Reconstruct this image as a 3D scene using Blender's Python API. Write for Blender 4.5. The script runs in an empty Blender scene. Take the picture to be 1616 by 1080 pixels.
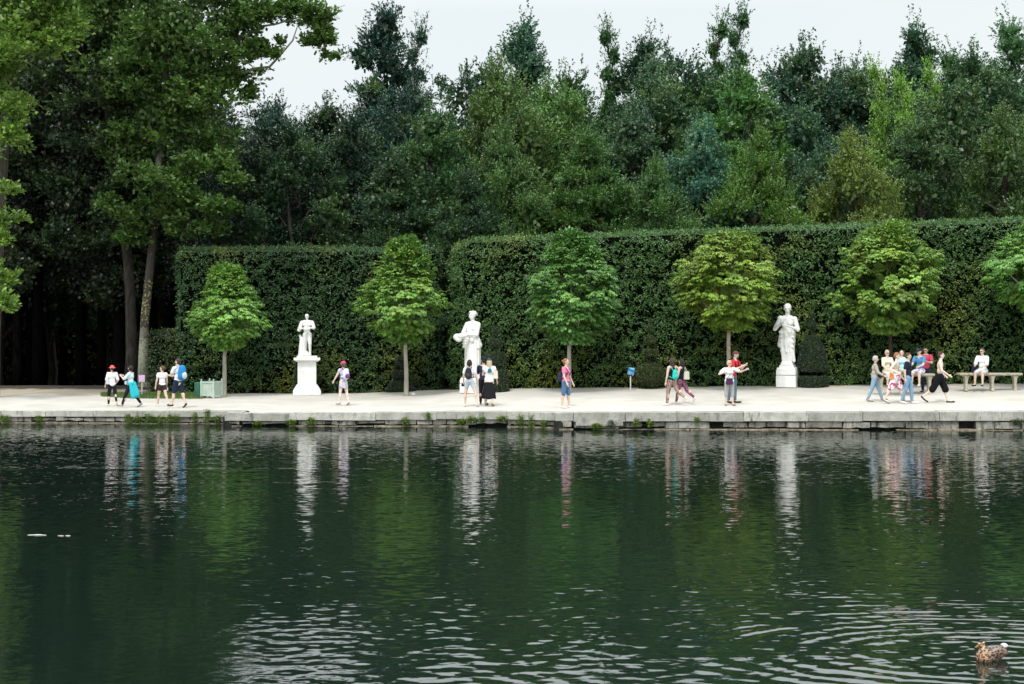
import bpy, bmesh, math, random
import numpy as np
from mathutils import Vector, Matrix

# ------------------------------------------------------------------ camera, sky, sun, exposure
F = 2244.0          # focal length in photo pixels (50 mm on a 36 mm frame, 1616 px wide)
CX, HY, EYE = 808.0, 500.0, 4.0
scene = bpy.context.scene
cam_data = bpy.data.cameras.new('camera')
cam = bpy.data.objects.new('camera', cam_data)
scene.collection.objects.link(cam)
cam.location = (0, 0, EYE)
cam.rotation_euler = (math.radians(90), 0, 0)
cam_data.sensor_width = 36.0
cam_data.lens = F / 1616.0 * 36.0
cam_data.shift_y = -(540.0 - HY) / 1616.0
cam_data.clip_end = 3000.0
scene.camera = cam

SUN_EL, SUN_AZ = math.radians(58), math.radians(-163)   # azimuth from +Y towards +X: behind the camera, to the left
world = bpy.data.worlds.new('World'); scene.world = world
world.use_nodes = True
wn, wl = world.node_tree.nodes, world.node_tree.links
wn.clear()
w_out = wn.new('ShaderNodeOutputWorld'); w_bg = wn.new('ShaderNodeBackground')
w_sky = wn.new('ShaderNodeTexSky'); w_sky.sky_type = 'NISHITA'; w_sky.sun_disc = False
w_sky.sun_elevation = SUN_EL; w_sky.sun_rotation = SUN_AZ
w_mix = wn.new('ShaderNodeMix'); w_mix.data_type = 'RGBA'
w_mix.inputs[0].default_value = 0.9
w_tc = wn.new('ShaderNodeTexCoord'); w_noise = wn.new('ShaderNodeTexNoise')
w_noise.inputs['Scale'].default_value = 2.2; w_noise.inputs['Detail'].default_value = 5
w_ramp = wn.new('ShaderNodeValToRGB')
w_ramp.color_ramp.elements[0].position = 0.3; w_ramp.color_ramp.elements[0].color = (8.1, 8.75, 8.85, 1)
w_ramp.color_ramp.elements[1].position = 0.7; w_ramp.color_ramp.elements[1].color = (8.8, 9.2, 9.2, 1)
wl.new(w_tc.outputs['Generated'], w_noise.inputs['Vector'])
wl.new(w_noise.outputs['Fac'], w_ramp.inputs[0])
wl.new(w_sky.outputs[0], w_mix.inputs[6]); wl.new(w_ramp.outputs[0], w_mix.inputs[7])
# an overcast sky is brighter overhead than at the horizon
w_sep = wn.new('ShaderNodeSeparateXYZ'); wl.new(w_tc.outputs['Generated'], w_sep.inputs[0])
w_gr = wn.new('ShaderNodeMapRange'); wl.new(w_sep.outputs[2], w_gr.inputs[0])
w_gr.inputs[1].default_value = 0.21; w_gr.inputs[2].default_value = 0.38; w_gr.inputs[3].default_value = 1.0; w_gr.inputs[4].default_value = 2.2
w_sc = wn.new('ShaderNodeVectorMath'); w_sc.operation = 'SCALE'; wl.new(w_mix.outputs[2], w_sc.inputs[0]); wl.new(w_gr.outputs[0], w_sc.inputs['Scale'])
wl.new(w_sc.outputs[0], w_bg.inputs['Color'])
w_bg.inputs['Strength'].default_value = 0.1
wl.new(w_bg.outputs[0], w_out.inputs[0])

sun_data = bpy.data.lights.new('sun', 'SUN'); sun = bpy.data.objects.new('sun', sun_data)
scene.collection.objects.link(sun)
sun_data.energy = 2.2; sun_data.angle = math.radians(11); sun_data.color = (1.0, 0.96, 0.9)
sd = Vector((math.sin(SUN_AZ) * math.cos(SUN_EL), math.cos(SUN_AZ) * math.cos(SUN_EL), math.sin(SUN_EL)))
sun.rotation_euler = sd.to_track_quat('Z', 'Y').to_euler()
scene.view_settings.view_transform = 'Standard'
scene.view_settings.look = 'None'
scene.view_settings.exposure = 0.12
scene.view_settings.gamma = 1.0
scene.cycles.max_bounces = 6
scene.cycles.diffuse_bounces = 3
scene.cycles.transmission_bounces = 3
scene.cycles.glossy_bounces = 3

# ------------------------------------------------------------------ helpers
COL = scene.collection
rng = np.random.default_rng(7)
random.seed(7)

def link(o, parent=None):
    COL.objects.link(o)
    if parent is not None: o.parent = parent
    return o

def tag(o, label=None, cat=None, group=None, kind=None):
    if label: o['label'] = label
    if cat: o['category'] = cat
    if group: o['group'] = group
    if kind: o['kind'] = kind
    return o

def empty(name, loc, rz=0.0):
    o = bpy.data.objects.new(name, None); link(o)
    o.location = loc; o.rotation_euler = (0, 0, rz); o.empty_display_size = 0.2
    return o

def norm(a): return a / np.maximum(np.linalg.norm(a, axis=-1, keepdims=True), 1e-9)

def mesh_np(name, V, Fq, mat, parent=None, var=None, smooth=False, link_it=True):
    """V (n,3); Fq (m,k) faces of k corners."""
    V = np.asarray(V, dtype=np.float32); Fq = np.asarray(Fq, dtype=np.int32)
    me = bpy.data.meshes.new(name)
    me.vertices.add(len(V)); me.vertices.foreach_set('co', V.ravel())
    m, k = Fq.shape
    me.loops.add(m * k); me.loops.foreach_set('vertex_index', Fq.ravel())
    me.polygons.add(m)
    me.polygons.foreach_set('loop_start', np.arange(0, m * k, k, dtype=np.int32))
    me.polygons.foreach_set('loop_total', np.full(m, k, dtype=np.int32))
    if smooth: me.polygons.foreach_set('use_smooth', np.ones(m, dtype=bool))
    if var is not None:
        a = me.attributes.new('var', 'FLOAT', 'FACE'); a.data.foreach_set('value', np.asarray(var, dtype=np.float32))
    me.update(calc_edges=True)
    me.materials.append(mat)
    o = bpy.data.objects.new(name, me)
    if link_it: link(o, parent)
    return o

class MB:
    """collects shapes, builds ONE mesh"""
    def __init__(s): s.v = []; s.f = []; s.n = 0
    def add(s, V, Fs):
        V = np.asarray(V, float)
        s.v.append(V); s.f += [tuple(int(i) + s.n for i in f) for f in Fs]; s.n += len(V); return s
    def box(s, c, size, rz=0.0, top=1.0, jit=0.0):
        x, y, z = size[0] / 2, size[1] / 2, size[2] / 2
        P = np.array([(-x,-y,-z),(x,-y,-z),(x,y,-z),(-x,y,-z),(-x*top,-y*top,z),(x*top,-y*top,z),(x*top,y*top,z),(-x*top,y*top,z)])
        if jit: P += np.array([[random.uniform(-jit, jit) for _ in range(3)] for _ in range(8)])
        ca, sa = math.cos(rz), math.sin(rz)
        P = np.stack([P[:,0]*ca - P[:,1]*sa, P[:,0]*sa + P[:,1]*ca, P[:,2]], 1) + np.array(c)
        return s.add(P, [(0,3,2,1),(4,5,6,7),(0,1,5,4),(1,2,6,5),(2,3,7,6),(3,0,4,7)])
    def ell(s, c, r, rot=None, nu=14, nv=10):
        th = np.linspace(0, math.pi, nv + 1)[1:-1]; ph = np.linspace(0, 2*math.pi, nu, endpoint=False)
        V = [(0,0,1)] + [(math.sin(t)*math.cos(p), math.sin(t)*math.sin(p), math.cos(t)) for t in th for p in ph] + [(0,0,-1)]
        V = np.array(V) * np.array(r)
        if rot is not None: V = V @ np.array(rot).T
        V = V + np.array(c)
        Fs = []
        for j in range(nu): Fs.append((0, 1 + j, 1 + (j+1) % nu))
        for i in range(nv - 2):
            for j in range(nu):
                a, b = 1 + i*nu + j, 1 + i*nu + (j+1) % nu
                Fs.append((a, a + nu, b + nu, b))
        last = len(V) - 1; b0 = 1 + (nv-2)*nu
        for j in range(nu): Fs.append((last, b0 + (j+1) % nu, b0 + j))
        return s.add(V, Fs)
    def tube(s, pts, rad, seg=8, flat=1.0, up=None):
        pts = np.array(pts, float); n = len(pts)
        rad = np.array(rad, float) * np.ones(n)
        T = np.gradient(pts, axis=0); T = norm(T)
        ref = np.array(up if up is not None else (0.0, 0.0, 1.0))
        if up is None and abs(T[:, 2]).mean() > 0.8: ref = np.array((0.0, 1.0, 0.0))
        V = []
        for i in range(n):
            a = np.cross(T[i], ref); a /= max(np.linalg.norm(a), 1e-6); b = np.cross(a, T[i])
            for j in range(seg):
                p = 2*math.pi*j/seg
                V.append(pts[i] + rad[i]*(math.cos(p)*a + flat*math.sin(p)*b))
        Fs = []
        for i in range(n-1):
            for j in range(seg):
                a0, b0 = i*seg + j, i*seg + (j+1) % seg
                Fs.append((a0, b0, b0 + seg, a0 + seg))
        Fs.append(tuple(range(seg - 1, -1, -1))); Fs.append(tuple(range((n-1)*seg, n*seg)))
        return s.add(V, Fs)
    def cap(s, p0, p1, r0, r1, seg=10):
        """tapered limb with round ends (to be fused by a remesh)"""
        p0 = np.array(p0, float); p1 = np.array(p1, float)
        s.tube([p0, p1], [r0, r1], seg); s.ell(p0, (r0,)*3, nu=seg, nv=6); s.ell(p1, (r1,)*3, nu=seg, nv=6)
        return s
    def lathe(s, prof, c=(0,0,0), seg=20, sx=1.0, sy=1.0):
        """prof: list of (r, z), bottom to top"""
        V = []; n = len(prof)
        for r, z in prof:
            for j in range(seg):
                p = 2*math.pi*j/seg; V.append((c[0] + r*sx*math.cos(p), c[1] + r*sy*math.sin(p), c[2] + z))
        Fs = [(i*seg + j, i*seg + (j+1) % seg, (i+1)*seg + (j+1) % seg, (i+1)*seg + j) for i in range(n-1) for j in range(seg)]
        Fs.append(tuple(range(seg - 1, -1, -1))); Fs.append(tuple(range((n-1)*seg, n*seg)))
        return s.add(V, Fs)
    def build(s, name, mat, parent=None, smooth=False, bevel=0.0, remesh=0.0, smooth_it=2, sub=0, disp=None):
        me = bpy.data.meshes.new(name)
        V = np.concatenate(s.v); me.from_pydata(V.tolist(), [], s.f); me.update()
        o = bpy.data.objects.new(name, me); link(o)
        if remesh or bevel or sub:
            if bevel:
                m = o.modifiers.new('b', 'BEVEL'); m.width = bevel; m.segments = 2; m.limit_method = 'ANGLE'
            if remesh:
                m = o.modifiers.new('r', 'REMESH'); m.mode = 'VOXEL'; m.voxel_size = remesh; m.use_smooth_shade = True
                if smooth_it:
                    m = o.modifiers.new('s', 'SMOOTH'); m.factor = 0.5; m.iterations = smooth_it
            if sub:
                m = o.modifiers.new('u', 'SUBSURF'); m.levels = sub; m.render_levels = sub; m.subdivision_type = 'SIMPLE'
            dg = bpy.context.evaluated_depsgraph_get()
            ev = o.evaluated_get(dg)
            me2 = bpy.data.meshes.new_from_object(ev)
            o.modifiers.clear(); o.data = me2; bpy.data.meshes.remove(me); me = me2; me.name = name
        if disp is not None:
            n = len(me.vertices); co = np.empty(n*3, np.float32); me.vertices.foreach_get('co', co); co = co.reshape(-1, 3)
            no = np.empty(n*3, np.float32); me.vertices.foreach_get('normal', no); no = no.reshape(-1, 3)
            me.vertices.foreach_set('co', disp(co, no).astype(np.float32).ravel()); me.update()
        if smooth or remesh:
            me.polygons.foreach_set('use_smooth', np.ones(len(me.polygons), dtype=bool))
        me.materials.clear(); me.materials.append(mat)
        if parent is not None: o.parent = parent
        return o

def snoise(P, sc, seed=0):
    """cheap smooth noise -1..1 from sums of sines"""
    r = np.random.default_rng(1000 + seed); out = np.zeros(len(P))
    for k in range(6):
        w = r.normal(size=3); w /= np.linalg.norm(w); out += np.sin(P @ w * (sc * r.uniform(.6, 1.6)) + r.uniform(0, 6.28))
    return out / 3.2

# ------------------------------------------------------------------ materials
MATS = {}
def pmat(name, col, rough=0.8, spec=0.3, metal=0.0):
    if name in MATS: return MATS[name]
    m = bpy.data.materials.new(name); m.use_nodes = True
    b = m.node_tree.nodes['Principled BSDF']
    b.inputs['Base Color'].default_value = (*col, 1); b.inputs['Roughness'].default_value = rough
    b.inputs['Specular IOR Level'].default_value = spec; b.inputs['Metallic'].default_value = metal
    MATS[name] = m; return m

def noisy(name, c1, c2, scale=8.0, rough=0.85, spec=0.25, bump=0.0, lo=0.35, hi=0.65, detail=6, stretch=(1,1,1), bump_scale=None, c3=None, c3_scale=3.0, c3_pos=0.62):
    """procedural two or three tone material with optional bump"""
    if name in MATS: return MATS[name]
    m = bpy.data.materials.new(name); m.use_nodes = True
    N, L = m.node_tree.nodes, m.node_tree.links; b = N['Principled BSDF']
    tc = N.new('ShaderNodeTexCoord'); mp = N.new('ShaderNodeMapping'); mp.inputs['Scale'].default_value = stretch
    L.new(tc.outputs['Object'], mp.inputs['Vector'])
    n = N.new('ShaderNodeTexNoise'); n.inputs['Scale'].default_value = scale; n.inputs['Detail'].default_value = detail
    L.new(mp.outputs[0], n.inputs['Vector'])
    r = N.new('ShaderNodeValToRGB'); r.color_ramp.elements[0].position = lo; r.color_ramp.elements[1].position = hi
    r.color_ramp.elements[0].color = (*c1, 1); r.color_ramp.elements[1].color = (*c2, 1)
    L.new(n.outputs['Fac'], r.inputs[0]); out = r.outputs[0]
    if c3 is not None:
        n3 = N.new('ShaderNodeTexNoise'); n3.inputs['Scale'].default_value = c3_scale; n3.inputs['Detail'].default_value = 4
        L.new(tc.outputs['Object'], n3.inputs['Vector'])
        r3 = N.new('ShaderNodeValToRGB'); r3.color_ramp.elements[0].position = c3_pos; r3.color_ramp.elements[1].position = c3_pos + 0.06
        L.new(n3.outputs['Fac'], r3.inputs[0])
        mx = N.new('ShaderNodeMix'); mx.data_type = 'RGBA'
        L.new(r3.outputs[0], mx.inputs[0]); L.new(out, mx.inputs[6]); mx.inputs[7].default_value = (*c3, 1); out = mx.outputs[2]
    L.new(out, b.inputs['Base Color'])
    b.inputs['Roughness'].default_value = rough; b.inputs['Specular IOR Level'].default_value = spec
    if bump:
        bp = N.new('ShaderNodeBump'); bp.inputs['Strength'].default_value = 1.0; bp.inputs['Distance'].default_value = bump
        nb = N.new('ShaderNodeTexNoise'); nb.inputs['Scale'].default_value = bump_scale or scale * 3; nb.inputs['Detail'].default_value = 5
        L.new(tc.outputs['Object'], nb.inputs['Vector']); L.new(nb.outputs['Fac'], bp.inputs['Height']); L.new(bp.outputs[0], b.inputs['Normal'])
    MATS[name] = m; return m

def leaf_mat(name, yellow=(0.16, 0.17, 0.02), patch_scale=0.35, patch=(0.55, 0.72), amount=0.6, trans=0.2, spread=0.6, coord='Object'):
    """leaf colour = object colour x per-leaf variation, with patches of another leaf tint"""
    m = bpy.data.materials.new(name); m.use_nodes = True
    N, L = m.node_tree.nodes, m.node_tree.links; b = N['Principled BSDF']; out = N['Material Output']
    oi = N.new('ShaderNodeObjectInfo'); at = N.new('ShaderNodeAttribute'); at.attribute_name = 'var'
    tc = N.new('ShaderNodeTexCoord'); n = N.new('ShaderNodeTexNoise'); n.inputs['Scale'].default_value = patch_scale; n.inputs['Detail'].default_value = 3
    L.new(tc.outputs[coord], n.inputs['Vector'])
    r = N.new('ShaderNodeMapRange'); r.inputs[1].default_value = patch[0]; r.inputs[2].default_value = patch[1]; r.inputs[4].default_value = amount
    L.new(n.outputs['Fac'], r.inputs[0])
    mv = N.new('ShaderNodeMath'); mv.operation = 'MULTIPLY'; L.new(r.outputs[0], mv.inputs[0])
    va = N.new('ShaderNodeMapRange'); va.inputs[3].default_value = 0.3; va.inputs[4].default_value = 1.4; L.new(at.outputs['Fac'], va.inputs[0])
    L.new(va.outputs[0], mv.inputs[1])
    mc = N.new('ShaderNodeMath'); mc.operation = 'MINIMUM'; mc.inputs[1].default_value = 1.0; L.new(mv.outputs[0], mc.inputs[0])
    mx = N.new('ShaderNodeMix'); mx.data_type = 'RGBA'; L.new(mc.outputs[0], mx.inputs[0])
    L.new(oi.outputs['Color'], mx.inputs[6]); mx.inputs[7].default_value = (*yellow, 1)
    sc = N.new('ShaderNodeMapRange'); sc.inputs[3].default_value = 1 - spread; sc.inputs[4].default_value = 1 + spread; L.new(at.outputs['Fac'], sc.inputs[0])
    mu = N.new('ShaderNodeVectorMath'); mu.operation = 'SCALE'; L.new(mx.outputs[2], mu.inputs[0]); L.new(sc.outputs[0], mu.inputs['Scale'])
    L.new(mu.outputs[0], b.inputs['Base Color'])
    b.inputs['Roughness'].default_value = 0.4; b.inputs['Specular IOR Level'].default_value = 0.45
    tr = N.new('ShaderNodeBsdfTranslucent'); L.new(mu.outputs[0], tr.inputs['Color'])
    ms = N.new('ShaderNodeMixShader'); ms.inputs[0].default_value = trans
    L.new(b.outputs[0], ms.inputs[1]); L.new(tr.outputs[0], ms.inputs[2]); L.new(ms.outputs[0], out.inputs['Surface'])
    return m

# ------------------------------------------------------------------ the lie of the land (metres; x right, y away, z up; water at z = 0)
def wx(px, d): return (px - CX) * d / F
QP = [(-900, 54.5), (0, 53.4), (388, 53.0), (386, 51.9), (800, 51.6), (903, 50.7), (905, 50.3), (1616, 49.9), (2600, 49.2)]
QZ = [0.43, 0.45, 0.48, 0.46, 0.55, 0.56, 0.60, 0.66, 0.70]
QX = np.array([wx(p, d) for p, d in QP]); QX[3] = QX[2] + 0.05
QY = np.array([d for _, d in QP]); QZ = np.array(QZ)
HP = [(-900, 66, .5), (230, 65, .5), (560, 65, .52), (700, 65, .68), (760, 63.5, .80), (1180, 61.2, 1.04), (1616, 59.1, 1.26), (2600, 56, 1.5)]
HX = np.array([wx(p, d) for p, d, z in HP]); HD = np.array([d for p, d, z in HP]); HZ = np.array([z for p, d, z in HP])
def gz(x, y):
    x = np.asarray(x, float); y = np.asarray(y, float)
    yq = np.interp(x, QX, QY); zq = np.interp(x, QX, QZ); yh = np.interp(x, HX, HD); zh = np.interp(x, HX, HZ)
    t = np.clip((y - yq) / (yh - yq), 0, 1)
    z = zq + (zh - zq) * t
    z = z - np.clip(y - 72.5, 0, 47.5) * 0.055     # beyond the crest the ground falls away
    return z
def stand(px, py, lo=50.0, hi=80.0):
    """the point of the ground seen at pixel px, py"""
    ds = np.linspace(lo, hi, 3001); xs = wx(px, ds); ys = HY + (EYE - gz(xs, ds)) * F / ds
    i = int(np.argmin(np.abs(ys - py))); return np.array([xs[i], ds[i], float(gz(xs[i], ds[i]))])
def at(px, py, d): return np.array([wx(px, d), d, EYE + (HY - py) * d / F])
# ------------------------------------------------------------------ water
DUCK = at(1563, 1041, 4.0 * F / 541.0); DUCK[2] = 0.0
def water_material():
    m = bpy.data.materials.new('pond_water'); m.use_nodes = True
    N, L = m.node_tree.nodes, m.node_tree.links; b = N['Principled BSDF']
    b.inputs['Base Color'].default_value = (0.006, 0.013, 0.009, 1); b.inputs['Roughness'].default_value = 0.03
    b.inputs['IOR'].default_value = 1.6; b.inputs['Specular IOR Level'].default_value = 0.5
    tc = N.new('ShaderNodeTexCoord')
    def noise(scale, st, detail=2.0, rough=.5):
        mp = N.new('ShaderNodeMapping'); mp.inputs['Scale'].default_value = st; mp.inputs['Rotation'].default_value = (0, 0, random.uniform(-.15, .15))
        n = N.new('ShaderNodeTexNoise'); n.inputs['Scale'].default_value = scale; n.inputs['Detail'].default_value = detail; n.inputs['Roughness'].default_value = rough
        L.new(tc.outputs['Object'], mp.inputs[0]); L.new(mp.outputs[0], n.inputs['Vector']); return n.outputs['Fac']
    def mul(a, k):
        x = N.new('ShaderNodeMath'); x.operation = 'MULTIPLY'; L.new(a, x.inputs[0])
        if isinstance(k, (int, float)): x.inputs[1].default_value = k
        else: L.new(k, x.inputs[1])
        return x.outputs[0]
    def add(a, c):
        x = N.new('ShaderNodeMath'); x.operation = 'ADD'; L.new(a, x.inputs[0]); L.new(c, x.inputs[1]); return x.outputs[0]
    def rng_(a, i0, i1, o0, o1):
        x = N.new('ShaderNodeMapRange'); L.new(a, x.inputs[0])
        for k, v in zip((1, 2, 3, 4), (i0, i1, o0, o1)): x.inputs[k].default_value = v
        return x.outputs[0]
    sep = N.new('ShaderNodeSeparateXYZ'); L.new(tc.outputs['Object'], sep.inputs[0])
    X, Y = sep.outputs[0], sep.outputs[1]
    # height field in metres
    near = rng_(Y, 27.5, 16.0, 0.08, 1.0)                       # the breeze is stronger on this side of the pond
    side = rng_(add(X, mul(Y, .195)), -0.6, 0.9, 0.10, 1.0)
    big = mul(noise(1.1, (0.45, 1.0, 1), 1.5), WAVE_A)
    mid = mul(noise(4.6, (0.8, 1.0, 1), 0.7), WAVE_B)
    fine = mul(noise(13.0, (0.6, 1.0, 1), 2.0), WAVE_C)
    patch = rng_(noise(0.42, (0.6, 1.0, 1), 2.0), .38, .62, .45, 1.0)
    h = add(mul(mul(mul(add(big, mid), near), side), patch), fine)
    # rings and wake round the duck
    vs = N.new('ShaderNodeVectorMath'); vs.operation = 'SUBTRACT'; L.new(tc.outputs['Object'], vs.inputs[0]); vs.inputs[1].default_value = (DUCK[0] + .3, DUCK[1] + .3, 0)
    vm = N.new('ShaderNodeVectorMath'); vm.operation = 'MULTIPLY'; L.new(vs.outputs[0], vm.inputs[0]); vm.inputs[1].default_value = (0.55, 1.0, 0)
    ln = N.new('ShaderNodeVectorMath'); ln.operation = 'LENGTH'; L.new(vm.outputs[0], ln.inputs[0]); R = ln.outputs['Value']
    wob = mul(noise(1.3, (1, 1, 1), 2), 2.2)
    ph = N.new('ShaderNodeMath'); ph.operation = 'SINE'; L.new(add(mul(R, 25.0), mul(wob, 3.0)), ph.inputs[0])
    amp = mul(rng_(R, 0.0, 5.2, 1.0, 0.0), rng_(noise(0.9, (.6, 1, 1), 1), .35, .6, .15, 1.0))
    h = add(h, mul(mul(ph.outputs[0], amp), WAVE_R))
    # two long thin wake lines on the far left
    def line(y0, slope, w, a):
        s1 = add(mul(X, slope), Y)
        d = N.new('ShaderNodeMath'); d.operation = 'SUBTRACT'; L.new(s1, d.inputs[0]); d.inputs[1].default_value = y0
        dd = mul(d.outputs[0], d.outputs[0]); g = N.new('ShaderNodeMath'); g.operation = 'EXPONENT'; L.new(mul(dd, -1.0 / (w*w)), g.inputs[0])
        return mul(mul(g.outputs[0], rng_(X, -7.0, 1.0, a, 0.0)), rng_(noise(.5, (1, .3, 1), 2), .3, .6, .5, 1))
    h = add(h, line(37.1, 0.02, 0.35, 0.011)); h = add(h, line(34.3, -0.03, 0.3, 0.009))
    bp = N.new('ShaderNodeBump'); bp.inputs['Strength'].default_value = 1.0; bp.inputs['Distance'].default_value = 1.0
    L.new(h, bp.inputs['Height'])
    # capillary ripples: too small to resolve across the pond, they tilt the surface at random, mostly towards and away
    mp = N.new('ShaderNodeMapping'); mp.inputs['Scale'].default_value = (.5, 1, 1); L.new(tc.outputs['Object'], mp.inputs[0])
    nf = N.new('ShaderNodeTexNoise'); nf.inputs['Scale'].default_value = 9.0; nf.inputs['Detail'].default_value = 2; L.new(mp.outputs[0], nf.inputs['Vector'])
    s0 = N.new('ShaderNodeVectorMath'); s0.operation = 'SUBTRACT'; L.new(nf.outputs['Color'], s0.inputs[0]); s0.inputs[1].default_value = (.5, .5, .5)
    s1 = N.new('ShaderNodeVectorMath'); s1.operation = 'MULTIPLY'; L.new(s0.outputs[0], s1.inputs[0]); s1.inputs[1].default_value = (FINE*.35, FINE, 0)
    s2 = N.new('ShaderNodeVectorMath'); s2.operation = 'SCALE'; L.new(s1.outputs[0], s2.inputs[0]); L.new(mul(rng_(noise(.25, (.35, 1, 1), 2), .3, .65, .6, 1.25), rng_(Y, 16.0, 27.0, .2, 1.0)), s2.inputs['Scale'])
    s3 = N.new('ShaderNodeVectorMath'); s3.operation = 'ADD'; L.new(bp.outputs[0], s3.inputs[0]); L.new(s2.outputs[0], s3.inputs[1])
    s4 = N.new('ShaderNodeVectorMath'); s4.operation = 'NORMALIZE'; L.new(s3.outputs[0], s4.inputs[0]); L.new(s4.outputs[0], b.inputs['Normal'])
    return m
FINE = 0.20
WAVE_A, WAVE_B, WAVE_C, WAVE_R = 0.010, 0.020, 0.0006, 0.0050
water = mesh_np('water', [(-160, -60, 0), (160, -60, 0), (160, 56.0, 0), (-160, 56.0, 0)], [(0, 1, 2, 3)], water_material())
tag(water, kind='structure')

# ------------------------------------------------------------------ ground
def ground():
    xs = np.concatenate([np.linspace(-400, -45, 30), np.arange(-44, 44.1, 0.5), np.linspace(45, 400, 30)])
    ts = np.concatenate([np.linspace(0, 1, 34), 1 + np.linspace(.05, 1.2, 24), np.geomspace(2.4, 120, 26)])
    X, T = np.meshgrid(xs, ts)
    yq = np.interp(X, QX, QY) + 0.5; yh = np.interp(X, HX, HD)
    Y = yq + (yh - yq) * T
    Z = gz(X, Y) - 0.004 + (snoise(np.stack([X.ravel(), Y.ravel(), 0*X.ravel()], 1), 1.3, 3).reshape(X.shape) * 0.012) * np.clip(T*4, 0, 1)
    nx, nt = len(xs), len(ts)
    V = np.stack([X, Y, Z], -1).reshape(-1, 3)
    i, j = np.meshgrid(np.arange(nt-1), np.arange(nx-1), indexing='ij'); a = (i*nx + j).ravel()
    Q = np.stack([a, a+1, a+nx+1, a+nx], 1)
    m = bpy.data.materials.new('pale_gravel'); m.use_nodes = True
    N, L = m.node_tree.nodes, m.node_tree.links; b = N['Principled BSDF']; b.inputs['Roughness'].default_value = 0.95; b.inputs['Specular IOR Level'].default_value = 0.1
    tc = N.new('ShaderNodeTexCoord')
    def nz(s, d=6):
        n = N.new('ShaderNodeTexNoise'); n.inputs['Scale'].default_value = s; n.inputs['Detail'].default_value = d; L.new(tc.outputs['Object'], n.inputs['Vector']); return n.outputs['Fac']
    def ramp(f, p0, c0, p1, c1):
        r = N.new('ShaderNodeValToRGB'); r.color_ramp.elements[0].position = p0; r.color_ramp.elements[1].position = p1
        r.color_ramp.elements[0].color = (*c0, 1); r.color_ramp.elements[1].color = (*c1, 1); L.new(f, r.inputs[0]); return r.outputs[0]
    def mix(f, c0, c1):
        x = N.new('ShaderNodeMix'); x.data_type = 'RGBA'; L.new(f, x.inputs[0]); L.new(c0, x.inputs[6]); L.new(c1, x.inputs[7]); return x.outputs[2]
    base = ramp(nz(.8), .38, (.43, .405, .36), .62, (.56, .535, .49))
    grit = ramp(nz(55, 3), .3, (.38, .35, .30), .5, (.54, .515, .47))
    base = mix(nz(6), base, grit)
    dirt = ramp(nz(20, 4), .35, (.30, .25, .19), .65, (.42, .37, .30))
    soil = ramp(nz(14, 4), .35, (.045, .04, .032), .65, (.09, .08, .065))
    at1 = N.new('ShaderNodeAttribute'); at1.attribute_name = 'dirt'; at2 = N.new('ShaderNodeAttribute'); at2.attribute_name = 'soil'
    def edge(a, s):
        p = N.new('ShaderNodeMath'); p.operation = 'ADD'; L.new(a.outputs['Fac'], p.inputs[0]); L.new(nz(s, 5), p.inputs[1])
        r = N.new('ShaderNodeMapRange'); L.new(p.outputs[0], r.inputs[0]); r.inputs[1].default_value = .85; r.inputs[2].default_value = 1.15; return r.outputs[0]
    c = mix(edge(at1, 1.1), base, dirt); c = mix(edge(at2, 1.7), c, soil)
    L.new(c, b.inputs['Base Color'])
    bp = N.new('ShaderNodeBump'); bp.inputs['Distance'].default_value = 0.01; L.new(nz(40, 3), bp.inputs['Height']); L.new(bp.outputs[0], b.inputs['Normal'])
    o = mesh_np('ground', V, Q, m, smooth=True)
    x, y = V[:, 0], V[:, 1]; yh = np.interp(x, HX, HD)
    dirt = np.clip((y - (yh - 1.5)) / 1.0, 0, 1) * .55
    pxv = x * F / np.maximum(y, 1) + CX
    av = np.clip((y - 60.5) / 5, 0, 1) * (pxv < 290) * .75; dirt = np.maximum(dirt, av)
    soil = np.clip((y - (yh - .55)) / .6, 0, 1) * (pxv > 232) + np.clip((y - 66.5) / 4.5, 0, 1) * (pxv <= 232)
    for nme, val in (('dirt', dirt), ('soil', soil)):
        a = o.data.attributes.new(nme, 'FLOAT', 'POINT'); a.data.foreach_set('value', val.astype(np.float32))
    tag(o, kind='structure')
ground()

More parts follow.
